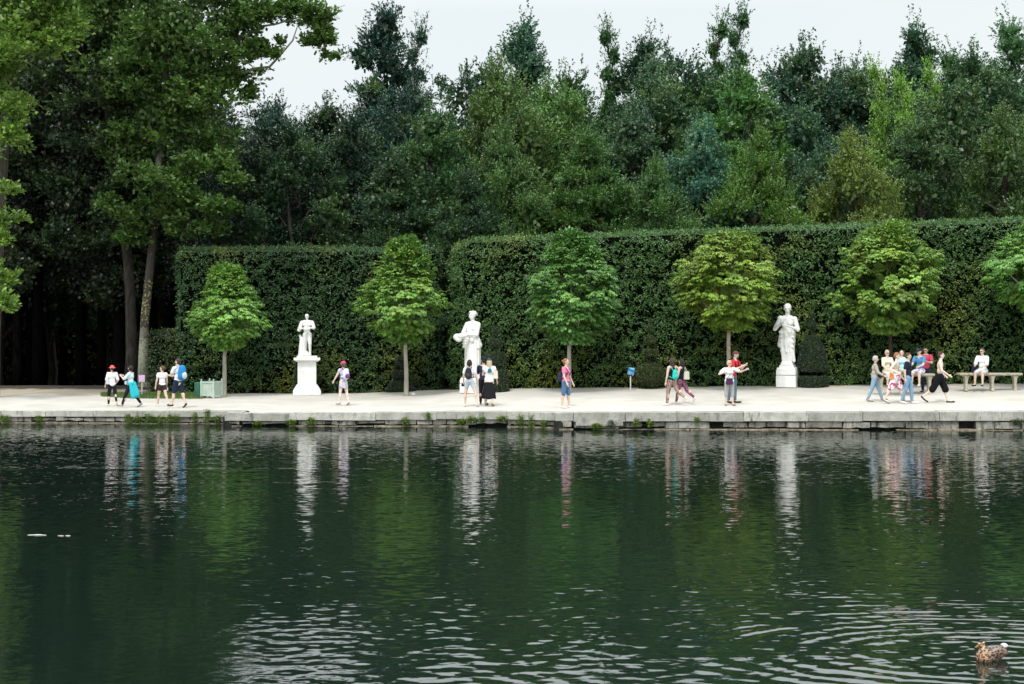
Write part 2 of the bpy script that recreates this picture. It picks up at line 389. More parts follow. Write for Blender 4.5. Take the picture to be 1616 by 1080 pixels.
# ------------------------------------------------------------------ quay wall
def quay():
    root = empty('quay_wall', (0, 52, 0))
    tag(root, 'low weathered stone quay wall with pale coping running along the far edge of the water', 'wall')
    stone = bpy.data.materials.new('coping_stone'); stone.use_nodes = True
    def smat(m, cA, cB, dark, streak):
        N, L = m.node_tree.nodes, m.node_tree.links; b = N['Principled BSDF']; b.inputs['Roughness'].default_value = .9; b.inputs['Specular IOR Level'].default_value = .2
        tc = N.new('ShaderNodeTexCoord')
        def nz(s, st=(1, 1, 1), d=6):
            mp = N.new('ShaderNodeMapping'); mp.inputs['Scale'].default_value = st; L.new(tc.outputs['Object'], mp.inputs[0])
            n = N.new('ShaderNodeTexNoise'); n.inputs['Scale'].default_value = s; n.inputs['Detail'].default_value = d; n.inputs['Roughness'].default_value = .65; L.new(mp.outputs[0], n.inputs['Vector']); return n.outputs['Fac']
        def ramp(f, p0, p1, c0=(0, 0, 0), c1=(1, 1, 1)):
            r = N.new('ShaderNodeValToRGB'); r.color_ramp.elements[0].position = p0; r.color_ramp.elements[1].position = p1
            r.color_ramp.elements[0].color = (*c0, 1); r.color_ramp.elements[1].color = (*c1, 1); L.new(f, r.inputs[0]); return r.outputs[0]
        c = ramp(nz(3), .35, .65, cA, cB)
        at_ = N.new('ShaderNodeAttribute'); at_.attribute_name = 'var'
        sc = N.new('ShaderNodeMapRange'); sc.inputs[3].default_value = .78; sc.inputs[4].default_value = 1.12; L.new(at_.outputs['Fac'], sc.inputs[0])
        mu = N.new('ShaderNodeVectorMath'); mu.operation = 'SCALE'; L.new(c, mu.inputs[0]); L.new(sc.outputs[0], mu.inputs['Scale'])
        x = N.new('ShaderNodeMix'); x.data_type = 'RGBA'; L.new(ramp(nz(4.5, (1, 1, .22), 5), streak, streak + .12), x.inputs[0]); L.new(mu.outputs[0], x.inputs[6]); x.inputs[7].default_value = (*dark, 1)
        x2 = N.new('ShaderNodeMix'); x2.data_type = 'RGBA'; L.new(ramp(nz(26, (1, 1, 1), 4), .60, .68), x2.inputs[0]); L.new(x.outputs[2], x2.inputs[6]); x2.inputs[7].default_value = (dark[0]*.7, dark[1]*.7, dark[2]*.7, 1)
        L.new(x2.outputs[2], b.inputs['Base Color'])
        bp = N.new('ShaderNodeBump'); bp.inputs['Distance'].default_value = .02; L.new(nz(18), bp.inputs['Height']); L.new(bp.outputs[0], b.inputs['Normal'])
    smat(stone, (.34, .335, .29), (.52, .51, .46), (.15, .155, .13), .56)
    rub = bpy.data.materials.new('rubble_stone'); rub.use_nodes = True
    smat(rub, (.22, .21, .18), (.42, .40, .35), (.06, .065, .05), .52)
    foot = noisy('wet_footing_stone', (.14, .12, .085), (.36, .31, .23), 5, bump=.02)
    dark = noisy('dark_wall_core', (.012, .012, .010), (.03, .03, .024), 6)  # dark backing: the shade in the wall's gaps is put into its colour
    r = random.Random(3)
    cop, rb, ft, core = MB(), MB(), MB(), MB()
    cvar, rvar = [], []
    segs = [(k, k + 1) for k in range(len(QX) - 1)]
    for a, b_ in segs:
        p0 = np.array([QX[a], QY[a]]); p1 = np.array([QX[b_], QY[b_]]); Lg = np.linalg.norm(p1 - p0)
        if Lg < .05: continue
        u = (p1 - p0) / Lg; nrm = np.array([-u[1], u[0]])       # inwards (away from the water)
        if nrm[1] < 0: nrm = -nrm
        if a == 2: nrm = np.array([-1.0, 0.0]);
        if a == 5: nrm = np.array([-1.0, 0.0])
        ang = math.atan2(u[1], u[0])
        s = 0.0
        # the coping slabs
        while s < Lg - 1e-3:
            w = min(r.uniform(1.5, 3.4), Lg - s)
            if Lg - s - w < .6: w = Lg - s
            t = (s + w/2) / Lg; zt = QZ[a] + (QZ[b_] - QZ[a]) * t + r.uniform(-.008, .008)
            hc = .21 if QX[a] < QX[2] - .2 else (.27 if a < 6 else .31)
            if QX[a] < QX[2] and a != 2: wid = .62
            else: wid = .62
            c = p0 + u * (s + w/2) + nrm * (wid/2 + r.uniform(-.012, .02))
            slope = (QZ[b_] - QZ[a]) / Lg
            n0 = cop.n
            cop.box((c[0], c[1], zt - hc/2), (w - .012, wid, hc), ang, jit=.006); cvar += [r.random()] * 6
            if a == 6 and s == 0:      # the doubled nose stone at the corner
                cop.box((c[0], c[1] - .03, zt - hc - .075), (w * .92, wid, .14), ang, jit=.01); cvar += [r.random()] * 6
            s += w
        # rubble course under the coping
        s = 0.0
        while s < Lg - 1e-3:
            w = min(r.uniform(.35, 1.7) if a >= 6 else r.uniform(.22, 1.3), Lg - s)
            t = (s + w/2) / Lg; zt = QZ[a] + (QZ[b_] - QZ[a]) * t - (.21 if QX[a] < QX[2] - .2 else (.27 if a < 6 else .31))
            top = zt - r.uniform(.015, .045); bot = .075 + r.uniform(-.03, .035)
            if w > .8 or r.random() > .14:
                rows = 1
                for q in range(rows):
                    hh = (top - bot) / rows
                    c = p0 + u * (s + w/2) + nrm * (.2 + r.uniform(.02, .12))
                    rb.box((c[0], c[1], bot + hh * (q + .5)), (w - .03, .36, hh - .012), ang + r.uniform(-.03, .03), jit=.024); rvar += [r.random()] * 6
            s += w
        s = 0.0
        while s < Lg - 1e-3:
            w = min(r.uniform(.5, 2.2), Lg - s)
            if r.random() > .10:
                c = p0 + u * (s + w/2) + nrm * (.2 + r.uniform(.03, .10))
                ft.box((c[0], c[1], -.02 + r.uniform(-.02, .01)), (w - .03, .5, .11), ang, jit=.015)
            s += w
        c = (p0 + p1) / 2 + nrm * .52
        core.box((c[0], c[1], -.1), (Lg, .3, .2 + .6), ang)
    def rough(co, no, amp, sc): 
        return co + no * (snoise(co.astype(float), sc, 5) * amp)[:, None]
    def with_var(mb, name, mat, var, amp, sc, cuts):
        o = mb.build(name, mat, root)
        a = o.data.attributes.new('var', 'FLOAT', 'FACE'); a.data.foreach_set('value', np.array(var, dtype=np.float32))
        bm = bmesh.new(); bm.from_mesh(o.data)
        long = [e for e in bm.edges if e.calc_length() > .3]
        bmesh.ops.subdivide_edges(bm, edges=long, cuts=cuts, use_grid_fill=True)
        rr = random.Random(5)
        for v in bm.verts:
            p = np.array([v.co[:]]); v.co += v.normal * float(snoise(p, sc, 5)[0]) * amp
        bm.to_mesh(o.data); bm.free(); return o
    with_var(cop, 'coping', stone, cvar, .008, 9, 4)
    with_var(rb, 'rubble_course', rub, rvar, .03, 11, 3)
    ft.build('footing', foot, root); core.build('wall_core', dark, root)
    for ch in root.children: ch.location = (0, -52, 0)
quay()

# ------------------------------------------------------------------ leaves
def leaf_quads(C, U, N, Ln, W, wpos=.5, droop=.12):
    B = norm(np.cross(U, N)); Ln = Ln[:, None]; W = W[:, None]
    v0 = C; v1 = C + U*Ln*wpos + B*W*.5; v2 = C + U*Ln - N*Ln*droop; v3 = C + U*Ln*wpos - B*W*.5
    V = np.stack([v0, v1, v2, v3], 1).reshape(-1, 3)
    return V, np.arange(len(C)*4).reshape(-1, 4)

def sprays(O, D, SL, k, leaf, r, flat=.35, ratio=.55, sag=.15, updir=(0, 0, 1)):
    """k leaves alternating along each twig O + D*SL"""
    m = len(O); t = np.linspace(.12, 1, k)[None, :, None]
    P = O[:, None] + D[:, None] * (SL[:, None, None] * t) - np.array([0, 0, 1.]) * (sag * SL[:, None, None] * t**2)
    up = np.array(updir, float)
    S = norm(np.cross(D, up) + 1e-4)[:, None] * np.where(np.arange(k) % 2 == 0, 1, -1)[None, :, None]
    U = norm(D[:, None] * .7 + S * .8 * (1 - t*.6) + r.normal(size=(m, k, 3)) * flat)
    Nn = up[None, None] + r.normal(size=(m, k, 3)) * .55
    Nn = norm(Nn - (Nn * U).sum(-1, keepdims=True) * U)
    P = P + r.normal(size=(m, k, 3)) * .02
    Ln = leaf * r.uniform(.7, 1.25, size=(m*k)); W = Ln * ratio
    V, Q = leaf_quads(P.reshape(-1, 3), U.reshape(-1, 3), Nn.reshape(-1, 3), Ln, W)
    tv = np.clip(r.normal(.5, .16, size=m)[:, None] + r.normal(0, .14, size=(m, k)), 0, 1).ravel()
    return V, Q, tv

def sph(n, r, zlo=-1.0):
    z = r.uniform(zlo, 1, n); p = r.uniform(0, 2*np.pi, n); s = np.sqrt(np.maximum(0, 1 - z*z))
    return np.stack([s*np.cos(p), s*np.sin(p), z], 1)

def clump_leaves(C, R, RZ, nsp, k, leaf, r, upb=.25, outb=.6, spl=.45, zlo=-.7, flat=.35, sag=.15, ratio=.55, center=None):
    """C (n,3) clumps of radius R, RZ; nsp sprays each"""
    n = len(C); Dn = sph(n*nsp, r, zlo).reshape(n, nsp, 3)
    rad = r.uniform(.25, 1, size=(n, nsp, 1)) ** .6
    P = C[:, None] + Dn * rad * np.stack([R, R, RZ], 1)[:, None]
    out = Dn.copy()
    if center is not None:
        out = out + outb * norm(C - center)[:, None]
    D = norm(out + np.array([0, 0, upb]) + r.normal(size=out.shape) * .35).reshape(-1, 3)
    P = P.reshape(-1, 3); SL = spl * r.uniform(.6, 1.3, size=len(P))
    return sprays(P - D * SL[:, None] * .4, D, SL, k, leaf, r, flat=flat, sag=sag, ratio=ratio)

def cat_leaves(parts):
    V, Q, A, n = [], [], [], 0
    for v, q, a in parts:
        V.append(v); Q.append(q + n); A.append(a); n += len(v)
    return np.concatenate(V), np.concatenate(Q), np.concatenate(A)

LEAF = leaf_mat('leaves', yellow=(.13, .21, .035), patch=(.46, .72), amount=.5, patch_scale=.4)
LEAF_CORE = LEAF
BARK = noisy('dark_bark', (.022, .019, .016), (.065, .055, .042), 9, bump=.03, stretch=(1, 1, .25))
BARK_SHADED = noisy('blackish_bark', (.002, .002, .002), (.007, .006, .006), 9, rough=1.0, spec=0.0, bump=.03, stretch=(1, 1, .25))  # bark copy with the avenue's deep shade put into its colour
BARK_PALE = noisy('pale_smooth_bark', (.26, .24, .20), (.38, .35, .29), 7, bump=.01, stretch=(1, 1, .3))

def limb_path(p0, p1, r, bend=.12, n=5):
    p0 = np.array(p0, float); p1 = np.array(p1, float); t = np.linspace(0, 1, n)[:, None]
    L_ = np.linalg.norm(p1 - p0)
    P = p0 + (p1 - p0) * t; P[1:-1] += r.normal(size=(n-2, 3)) * L_ * bend * .4
    P[:, 2] += (np.sin(t[:, 0]*math.pi)) * L_ * bend * -.3
    return P
# ------------------------------------------------------------------ woodland tree kinds (each built once, then copied object by object)
def crown_profile(kind, t):
    t = np.asarray(t)
    if kind == 'broad': return np.sqrt(np.clip(1 - ((t - .42) / .6)**2, 0.02, 1))
    if kind == 'spire': return (np.clip(1 - t, 0, 1)**.55 * .95 + .08)*(.85 + .2*np.sin(t*17))
    if kind == 'dome': return np.clip(1 - t**2.6, 0.06, 1)**.6
    if kind == 'layered': return np.clip(1 - t**2.2, .03, 1)**.7
    if kind == 'wisp': return (.30 + .55*np.abs(np.sin(t*7.5 + .6)))*np.clip(1.08 - t, 0, 1)**.45
    if kind == 'column': return np.clip(1 - t**3, 0, 1)**.8 * (.6 + .4*np.sin(t*9)**2)
    return 1 - t
def make_kind(kind, H, R, z0, nl, ncl, nsp, k, leaf, seed, lr=(1.3, 2.0), upb=.25, spl=.5, flat=.35, sag=.12, zflat=.8, tips=12, upper=0.0):
    """crown of nl overlapping boughs (lobes), each carrying ncl leaf clumps on its outer side"""
    r = np.random.default_rng(seed)
    root = empty('woodland_tree', (0, 0, 0))
    t = (np.arange(nl) + r.uniform(.2, .8, nl)) / nl; ph = np.arange(nl)*2.4 + r.normal(size=nl)*.5
    prof = crown_profile(kind, t); lrad = r.uniform(*lr, nl) * (np.clip(.62 + .42*prof, .5, 1.0) if kind in ('broad', 'dome') else np.clip(.45 + .6*prof, .35, 1.0))
    rad = np.maximum(0, R*prof*r.uniform(.75, 1.12, nl) - lrad*.75)
    cz = z0 + t*(H - z0 - .6) + r.normal(size=nl)*.25
    LC = np.stack([rad*np.cos(ph), rad*np.sin(ph), np.minimum(cz, H - lrad*zflat*.8)], 1)
    LC[-1] = [r.normal()*.3, r.normal()*.3, H - .35]; lrad[-1] = min(lrad[-1], 1.15 if kind in ('broad', 'dome') else .75)
    parts, allC = [], []
    for q in range(nl):
        n = max(5, int(ncl*(lrad[q]/np.mean(lr))**2)); Dn = sph(n, r, -.35)
        C = LC[q] + Dn*lrad[q]*[1, 1, zflat]*r.uniform(.62, 1.05, (n, 1)); allC.append(C)
        rc = np.full(n, .42)*r.uniform(.7, 1.3, n)
        v, f, a_ = clump_leaves(C, rc, rc*.7, nsp, k, leaf, r, upb=upb, outb=.9, spl=spl, flat=flat, sag=sag, center=LC[q] - [0, 0, lrad[q]*.5])
        parts.append((v, f, np.clip(a_ + r.normal()*.10, 0, 1)))
    allC = np.concatenate(allC)
    hi = allC[np.argsort(-allC[:, 2] + r.normal(size=len(allC))*1.2)[:tips]]
    for q in range(3):
        OO = hi + r.normal(size=hi.shape)*.15 + np.array([0, 0, .25*q + .2]); D = norm(np.array([0, 0, 1.0]) + r.normal(size=hi.shape)*.35)
        parts.append(sprays(OO, D, np.full(len(hi), .55), k, leaf, r, flat=.6, sag=0))
    ni = 160*nl; w = r.integers(0, nl, ni)
    Ci = LC[w] + sph(ni, r)*lrad[w][:, None]*r.uniform(0, .72, (ni, 1))**.6*[1, 1, zflat]
    V, Q = leaf_quads(Ci, norm(r.normal(size=(ni, 3)) + [0, 0, -.4]), norm(r.normal(size=(ni, 3))), np.full(ni, .34), np.full(ni, .24))  # extra inner leaves added to block light and view
    parts.append((V, Q, np.full(ni, .35)))
    V, Q, A = cat_leaves(parts)
    crown = mesh_np('crown', V, Q, LEAF, root, var=A)
    mb = MB()
    mb.tube(limb_path((0, 0, -1.0), (r.uniform(-.4, .4), r.uniform(-.4, .4), H*.93), r, .03, 8), np.linspace(.30, .03, 8), 7)
    for q in range(nl):
        c = LC[q]; zb = max(z0*.6, c[2] - np.hypot(c[0], c[1])*.8 - .5)
        mb.tube(limb_path((0, 0, zb), c, r, .15, 4), np.linspace(.11, .03, 4), 5)
    mb.build('trunk', BARK, root, smooth=True)
    return root
KINDS = {
 'broad':   (make_kind('broad', 16, 4.6, 3.0, 26, 17, 11, 11, .17, 11), 16, 4.6),
 'broad2':  (make_kind('broad', 15, 4.4, 3.0, 20, 19, 11, 11, .17, 12, lr=(1.5, 2.3)), 15, 4.4),
 'broad3':  (make_kind('dome', 15, 4.8, 3.0, 30, 15, 11, 11, .16, 17, lr=(1.1, 1.8), tips=20), 15, 4.8),
 'spire':   (make_kind('spire', 18, 4.2, 3.0, 30, 15, 11, 11, .16, 13, lr=(.9, 1.6), spl=.6), 18, 4.2),
 'wispy':   (make_kind('wisp', 18, 2.6, 6.0, 18, 9, 8, 9, .17, 14, lr=(.6, 1.1), upb=.6, spl=.7, tips=26), 18, 2.6),
 'layered': (make_kind('layered', 14, 4.8, 2.0, 34, 15, 12, 12, .15, 15, lr=(1.1, 1.7), upb=.3, spl=.9, flat=.2, sag=.25, zflat=.42, tips=16), 14, 4.8),
 'layered2':(make_kind('layered', 14, 4.4, 2.0, 32, 14, 12, 12, .14, 16, lr=(.9, 1.5), upb=1.1, spl=.9, flat=.2, sag=.0, zflat=1.0, tips=30), 14, 4.4),
}
used_kind = set()
def copy_tree(o):
    c = o.copy(); COL.objects.link(c)
    for ch in o.children:
        d = ch.copy(); COL.objects.link(d); d.parent = c
    return c
def plant_tree(kind, px, ytop, wpx, d, col, label, group='woodland trees rising behind the clipped hedges', zs=None, base=None):
    src, H, R = KINDS[kind]
    o = src if kind not in used_kind else copy_tree(src)
    used_kind.add(kind)
    x = wx(px, d); g = float(gz(x, d)) if base is None else base
    top = EYE + (HY - ytop) * d / F
    s = wpx * d / F / (2*R); s = max(s, (.90 if not kind.startswith('wispy') else .62) * (top - g) / H)
    o.location = (x, d, g); o.scale = (s, s, (top - g) / H); o.rotation_euler = (0, 0, random.uniform(0, 6.28))
    for ch in o.children:
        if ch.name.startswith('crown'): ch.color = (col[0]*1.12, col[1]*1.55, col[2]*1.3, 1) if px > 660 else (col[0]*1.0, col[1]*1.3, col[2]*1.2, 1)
    tag(o, label, 'tree', group)
    return o
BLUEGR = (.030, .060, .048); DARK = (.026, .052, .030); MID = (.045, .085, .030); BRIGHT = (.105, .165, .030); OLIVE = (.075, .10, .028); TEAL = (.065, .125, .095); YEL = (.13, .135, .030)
WOOD = [
 # kind, px, top y, width px, distance, colour, label
 ('broad', 425, 150, 120, 84, BLUEGR, 'dark blue-green tree with a rounded pointed top, just right of the big left tree'),
 ('broad2', 380, 172, 110, 92, BLUEGR, 'dark tree half hidden behind the right edge of the big left tree'),
 ('broad3', 510, 148, 110, 86, DARK, 'dark low-topped tree left of the tallest leafy spire'),
 ('spire', 604, 22, 150, 84, BLUEGR, 'tallest dark spire-topped tree against the sky, left of centre'),
 ('wispy', 655, 48, 64, 88, (.05, .085, .06), 'thin see-through tree top beside the tallest dark spire'),
 ('broad', 640, 160, 200, 80, BLUEGR, 'broad dark blue-green tree below the tallest spire'),
 ('broad3', 560, 195, 150, 76, DARK, 'dark green tree low behind the left hedge, left of the second young chestnut'),
 ('broad', 752, 95, 110, 92, DARK, 'dark leafy tree top between the tallest spire and the leaning teal top'),
 ('spire', 825, 42, 100, 86, (.04, .08, .055), 'teal-green tree with a ragged pointed top left of the picture centre line gap'),
 ('broad2', 800, 125, 150, 90, DARK, 'dark rounded tree behind the yellow-green pointed one'),
 ('layered2', 790, 122, 160, 74, OLIVE, 'olive pointed tree with upright shoots above the start of the right hedge'),
 ('broad3', 690, 186, 180, 72, MID, 'mid-green full tree above the gap between the two hedges'),
 ('broad3', 470, 212, 220, 72, (.035, .065, .028), 'dark feathery tree with sweeping boughs above the left hedge'),
 ('layered', 620, 255, 170, 70, (.030, .055, .026), 'dark shaded tree with flat boughs directly above the left hedge'),
 ('broad2', 400, 235, 130, 74, (.028, .05, .03), 'black-green tree in the shade beside the big left tree'),
 ('layered2', 800, 215, 120, 69, (.055, .085, .024), 'olive bushy tree with yellow shoot tips over the right hedge corner'),
 ('wispy', 962, 50, 56, 90, MID, 'slim airy tree top standing alone above the tree line right of centre'),
 ('broad', 905, 110, 150, 88, MID, 'leafy green tree below and left of the slim airy top'),
 ('broad2', 880, 165, 130, 76, (.085, .135, .035), 'light green rounded tree right of the olive pointed one'),
 ('spire', 1012, 72, 90, 90, DARK, 'small dark pointed top right of the slim airy one'),
 ('broad2', 1065, 70, 90, 86, (.03, .058, .034), 'dark blocky fir-like top with a flat shoulder'),
 ('wispy', 1130, 38, 60, 92, MID, 'thin leafy pole-like top, left one of a tall pair'),
 ('wispy', 1165, 20, 62, 90, (.05, .09, .045), 'thin leafy pole-like top, highest of the tall pair right of centre'),
 ('broad3', 1030, 130, 190, 80, (.055, .085, .042), 'grey-green tree with fine foliage behind the middle of the right hedge'),
 ('broad2', 1130, 110, 150, 84, MID, 'mid-green tree under the tall pair of thin tops'),
 ('layered', 1170, 118, 150, 74, (.055, .11, .025), 'fresh green fir-like tree with layered boughs under the tall pair'),
 ('broad3', 1262, 58, 210, 86, (.028, .055, .036), 'large dark rounded crown dominating the right half of the tree line'),
 ('broad3', 1330, 88, 130, 90, DARK, 'dark shoulder tree on the right side of the large rounded crown'),
 ('layered', 930, 215, 200, 70, (.055, .095, .024), 'green tree with fan-like sweeping sprays above the third young chestnut'),
 ('layered2', 860, 150, 110, 80, (.08, .125, .03), 'bright narrow tree with upright shoots beside the olive pointed one'),
 ('layered2', 1040, 265, 160, 68, (.05, .085, .022), 'dark green bushy tree with upright shoots just above the hedge in the middle'),
 ('broad3', 1000, 190, 130, 76, (.045, .075, .045), 'dull green tree between the fan-like one and the silvery dome'),
 ('broad3', 1110, 208, 120, 71, TEAL, 'silvery blue-green dome-shaped tree surrounded by darker ones'),
 ('layered2', 1195, 225, 150, 68, (.075, .115, .022), 'light olive feathery tree right of the silvery dome'),
 ('broad2', 1240, 165, 140, 76, (.035, .07, .045), 'dark green tree above the light olive feathery one'),
 ('layered2', 1345, 228, 100, 67, YEL, 'yellow-tipped slender tree above the fifth young chestnut'),
 ('broad', 1300, 250, 140, 70, (.045, .08, .045), 'dark leafy tree left of the yellow-tipped slender one'),
 ('wispy', 1388, 108, 80, 76, (.17, .23, .045), 'slender bright lime tree, left one of the lime patches on the right'),
 ('wispy', 1428, 128, 90, 75, (.19, .26, .05), 'slender bright lime tree, middle and brightest of the lime patches'),
 ('wispy', 1472, 112, 80, 77, (.17, .24, .045), 'slender bright lime tree, right one of the lime patches'),
 ('broad3', 1432, 150, 130, 80, (.075, .12, .035), 'mid-green rounded tree standing behind the slender lime ones'),
 ('spire', 1447, 52, 100, 88, (.04, .075, .045), 'dark spiky tree top above the lime crowns'),
 ('spire', 1508, 90, 70, 86, MID, 'small green pointed top between the spiky one and the right edge'),
 ('broad2', 1380, 95, 90, 90, MID, 'mid-green tree top filling the dip left of the spiky one'),
 ('broad3', 1450, 196, 230, 70, (.036, .062, .022), 'very dark broad tree with drooping boughs low on the right'),
 ('broad3', 1545, 96, 130, 82, (.05, .085, .04), 'green rounded tree near the right edge of the view'),
 ('spire', 1600, 42, 110, 86, (.06, .11, .05), 'tall green pointed tree at the very right edge'),
 ('layered2', 1585, 190, 150, 69, (.06, .085, .025), 'olive tree with fine upright sprays at the right edge above the hedge'),
 ('broad2', 1500, 150, 130, 76, (.05, .075, .03), 'dull olive rounded tree right of the lime crowns'),
 ('layered2', 1660, 150, 150, 74, MID, 'green tree cut off by the right edge of the view'),
 ('layered', 740, 275, 160, 67.5, (.03, .052, .026), 'dark shaded tree low behind the corner of the right hedge'),
]
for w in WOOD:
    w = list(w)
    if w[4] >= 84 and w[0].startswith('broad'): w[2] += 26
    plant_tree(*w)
# the wood goes on behind: low dark fill so that no sky shows under the tree line
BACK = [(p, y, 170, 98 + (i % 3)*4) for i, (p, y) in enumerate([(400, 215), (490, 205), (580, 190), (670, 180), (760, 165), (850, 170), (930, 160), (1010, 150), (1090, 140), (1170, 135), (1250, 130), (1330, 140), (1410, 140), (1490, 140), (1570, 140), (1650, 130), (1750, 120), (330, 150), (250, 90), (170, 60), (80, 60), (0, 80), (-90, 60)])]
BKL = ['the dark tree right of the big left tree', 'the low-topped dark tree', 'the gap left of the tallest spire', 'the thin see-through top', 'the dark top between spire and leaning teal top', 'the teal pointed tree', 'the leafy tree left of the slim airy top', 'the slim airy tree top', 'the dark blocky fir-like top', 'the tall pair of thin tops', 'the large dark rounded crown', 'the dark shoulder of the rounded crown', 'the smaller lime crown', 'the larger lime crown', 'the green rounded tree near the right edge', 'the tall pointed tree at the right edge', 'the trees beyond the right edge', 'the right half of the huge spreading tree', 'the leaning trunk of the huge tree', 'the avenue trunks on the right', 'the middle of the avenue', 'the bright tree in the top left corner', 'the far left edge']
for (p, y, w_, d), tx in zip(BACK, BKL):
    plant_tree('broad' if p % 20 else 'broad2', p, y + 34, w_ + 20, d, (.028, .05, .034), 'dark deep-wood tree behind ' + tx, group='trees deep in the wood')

for i, (p, y, d) in enumerate([(-230, 40, 84), (-380, 70, 78), (-520, 30, 88), (-680, 60, 80), (-840, 50, 92), (-300, 60, 104), (-600, 50, 108), (1850, 90, 76), (1980, 70, 84), (2120, 90, 76)]):
    plant_tree(['broad', 'broad3', 'broad2'][i % 3], p, y, 230, d, (.045, .075, .035), ['first', 'second', 'third', 'fourth', 'fifth', 'far back', 'farthest back', 'nearest', 'middle', 'last'][i] + ' green woodland tree beyond the ' + ('left' if p < 0 else 'right') + ' edge of the view', group='woodland trees outside the view')
# ------------------------------------------------------------------ clipped hedges
def hedge(name, path, ztops, thick, seed, label, col, dens=600, leaf=.080, base_z=None, patch=None):
    """path: list of (x, y) along the front face; leaves cover front and top"""
    r = np.random.default_rng(seed)
    root = empty(name, (path[0][0], path[0][1], 0)); ox, oy = path[0]
    P = np.array(path, float); zt = np.array(ztops, float)
    parts = []; core = MB()
    for a in range(len(P) - 1):
        p0, p1 = P[a], P[a+1]; Lg = np.linalg.norm(p1 - p0); u = (p1 - p0)/Lg
        nf = np.array([u[1], -u[0]])                       # outward normal of the front
        zb = (lambda q: gz(q[..., 0], q[..., 1]))
        H = max(zt[a], zt[a+1]) - .5
        n = int(Lg * H * dens * 1.55 / 8)
        s = r.uniform(0, Lg, n); v = r.uniform(0, 1, n)
        xy = p0 + u*s[:, None]; z0 = zb(xy); z1 = zt[a] + (zt[a+1]-zt[a])*s/Lg
        z = z0 + .02 + (z1 - z0)*v
        Q3 = np.concatenate([xy, z[:, None]], 1)
        cl_ = snoise(Q3*[1, 1, 1.5], 8.5, seed+7) + .6*snoise(Q3*[1, 1, 1.4], 16, seed+8)
        kp = r.uniform(0, 1, n) < np.clip(.74 + .45*cl_, .25, 1); Q3 = Q3[kp]; s = s[kp]; n = len(Q3)
        dep = snoise(Q3*[1, 1, 1.6], 3.2, seed)*.11 + snoise(Q3*[1, 1, 1.5], 8.5, seed+7)*.09 + snoise(Q3, 1.1, seed+2)*.06
        hole = snoise(Q3*[1, 1, 1.3], 2.3, seed+5)
        dep = dep - .22*(hole > 1.05)
        O = Q3 + np.append(nf, 0)*dep[:, None]
        D = norm(np.append(nf, 0)*.75 + np.append(u, 0)*r.normal(size=(n, 1))*.75 + np.array([0, 0, 1])*r.normal(-.05, .35, size=(n, 1)))
        parts.append(sprays(O, D, .20*r.uniform(.6, 1.4, n), 8, leaf, r, flat=.4, sag=.5, updir=(nf[0]*.55, nf[1]*.55, .83)))
        # top
        n2 = int(Lg * thick * dens / 8)
        s = r.uniform(0, Lg, n2); w = r.uniform(0, thick, n2)
        xy = p0 + u*s[:, None] - nf*w[:, None]; z1 = zt[a] + (zt[a+1]-zt[a])*s/Lg
        O = np.concatenate([xy, (z1 + r.normal(size=n2)*.03)[:, None]], 1)
        D = norm(np.array([0, 0, .7]) + r.normal(size=(n2, 3))*.6)
        parts.append(sprays(O, D, .16*r.uniform(.6, 1.5, n2), 8, leaf, r, flat=.5))
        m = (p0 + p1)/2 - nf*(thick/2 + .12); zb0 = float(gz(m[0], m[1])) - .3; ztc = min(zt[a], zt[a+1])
        # added light-blocking box, coloured as inner shade; follows the slope of the top
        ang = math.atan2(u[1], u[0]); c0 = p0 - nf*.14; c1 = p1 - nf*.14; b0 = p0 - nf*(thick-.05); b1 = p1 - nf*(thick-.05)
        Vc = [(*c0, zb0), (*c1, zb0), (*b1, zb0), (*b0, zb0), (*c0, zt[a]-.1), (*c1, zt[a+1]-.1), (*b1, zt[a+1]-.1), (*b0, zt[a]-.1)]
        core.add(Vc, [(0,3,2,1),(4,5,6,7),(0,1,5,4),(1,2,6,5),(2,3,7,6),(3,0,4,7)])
    # end faces
    for (p, q, z) in ((P[0], P[1], zt[0]), (P[-1], P[-2], zt[-1])):
        u = (q - p)/np.linalg.norm(q - p); nf = np.array([u[1], -u[0]]); 
        if nf[1] > 0: nf = -nf
        H = z - .5; n = int(thick*H*dens/8); w = r.uniform(0, thick, n); zz = .5 + H*r.uniform(0, 1, n)
        xy = p - nf*w[:, None] - u*.02
        O = np.concatenate([xy, zz[:, None]], 1); O[:, :2] += (-u)*(snoise(O, 4, seed+9)*.1)[:, None]
        D = norm(np.append(-u, 0) + r.normal(size=(n, 3))*.6)
        parts.append(sprays(O, D, .2*r.uniform(.6, 1.4, n), 8, leaf, r, flat=.4, sag=.4))
    V, Q, A = cat_leaves(parts); V = V - np.array([ox, oy, 0])
    f = mesh_np('foliage', V, Q, leaf_mat('hedge_leaves_' + str(seed), yellow=(.22, .25, .035), patch_scale=.32, patch=(.50, .72), amount=.8) if patch is None else patch, root, var=A)
    f.color = (*col, 1)
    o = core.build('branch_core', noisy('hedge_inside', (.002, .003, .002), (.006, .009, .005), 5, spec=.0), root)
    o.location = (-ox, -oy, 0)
    tag(root, label, 'hedge'); return root
def hp(px, d): return (wx(px, d), d)
hedge('clipped_hedge', [hp(284, 65.0), hp(500, 65.0), hp(690, 65.0)], [7.06, 7.06, 7.04], 2.2, 21,
      'tall dark clipped hedge with a level top behind the left-hand statue and the planter', (.062, .130, .046))
hedge('clipped_hedge', [hp(712, 64.9), hp(742, 63.3), hp(1180, 61.0), hp(1760, 58.3)], [7.15, 7.40, 7.72, 8.10], 2.4, 22,
      'long tall clipped hedge with yellowish patches, running from the middle statue to the right edge', (.094, .190, .058))
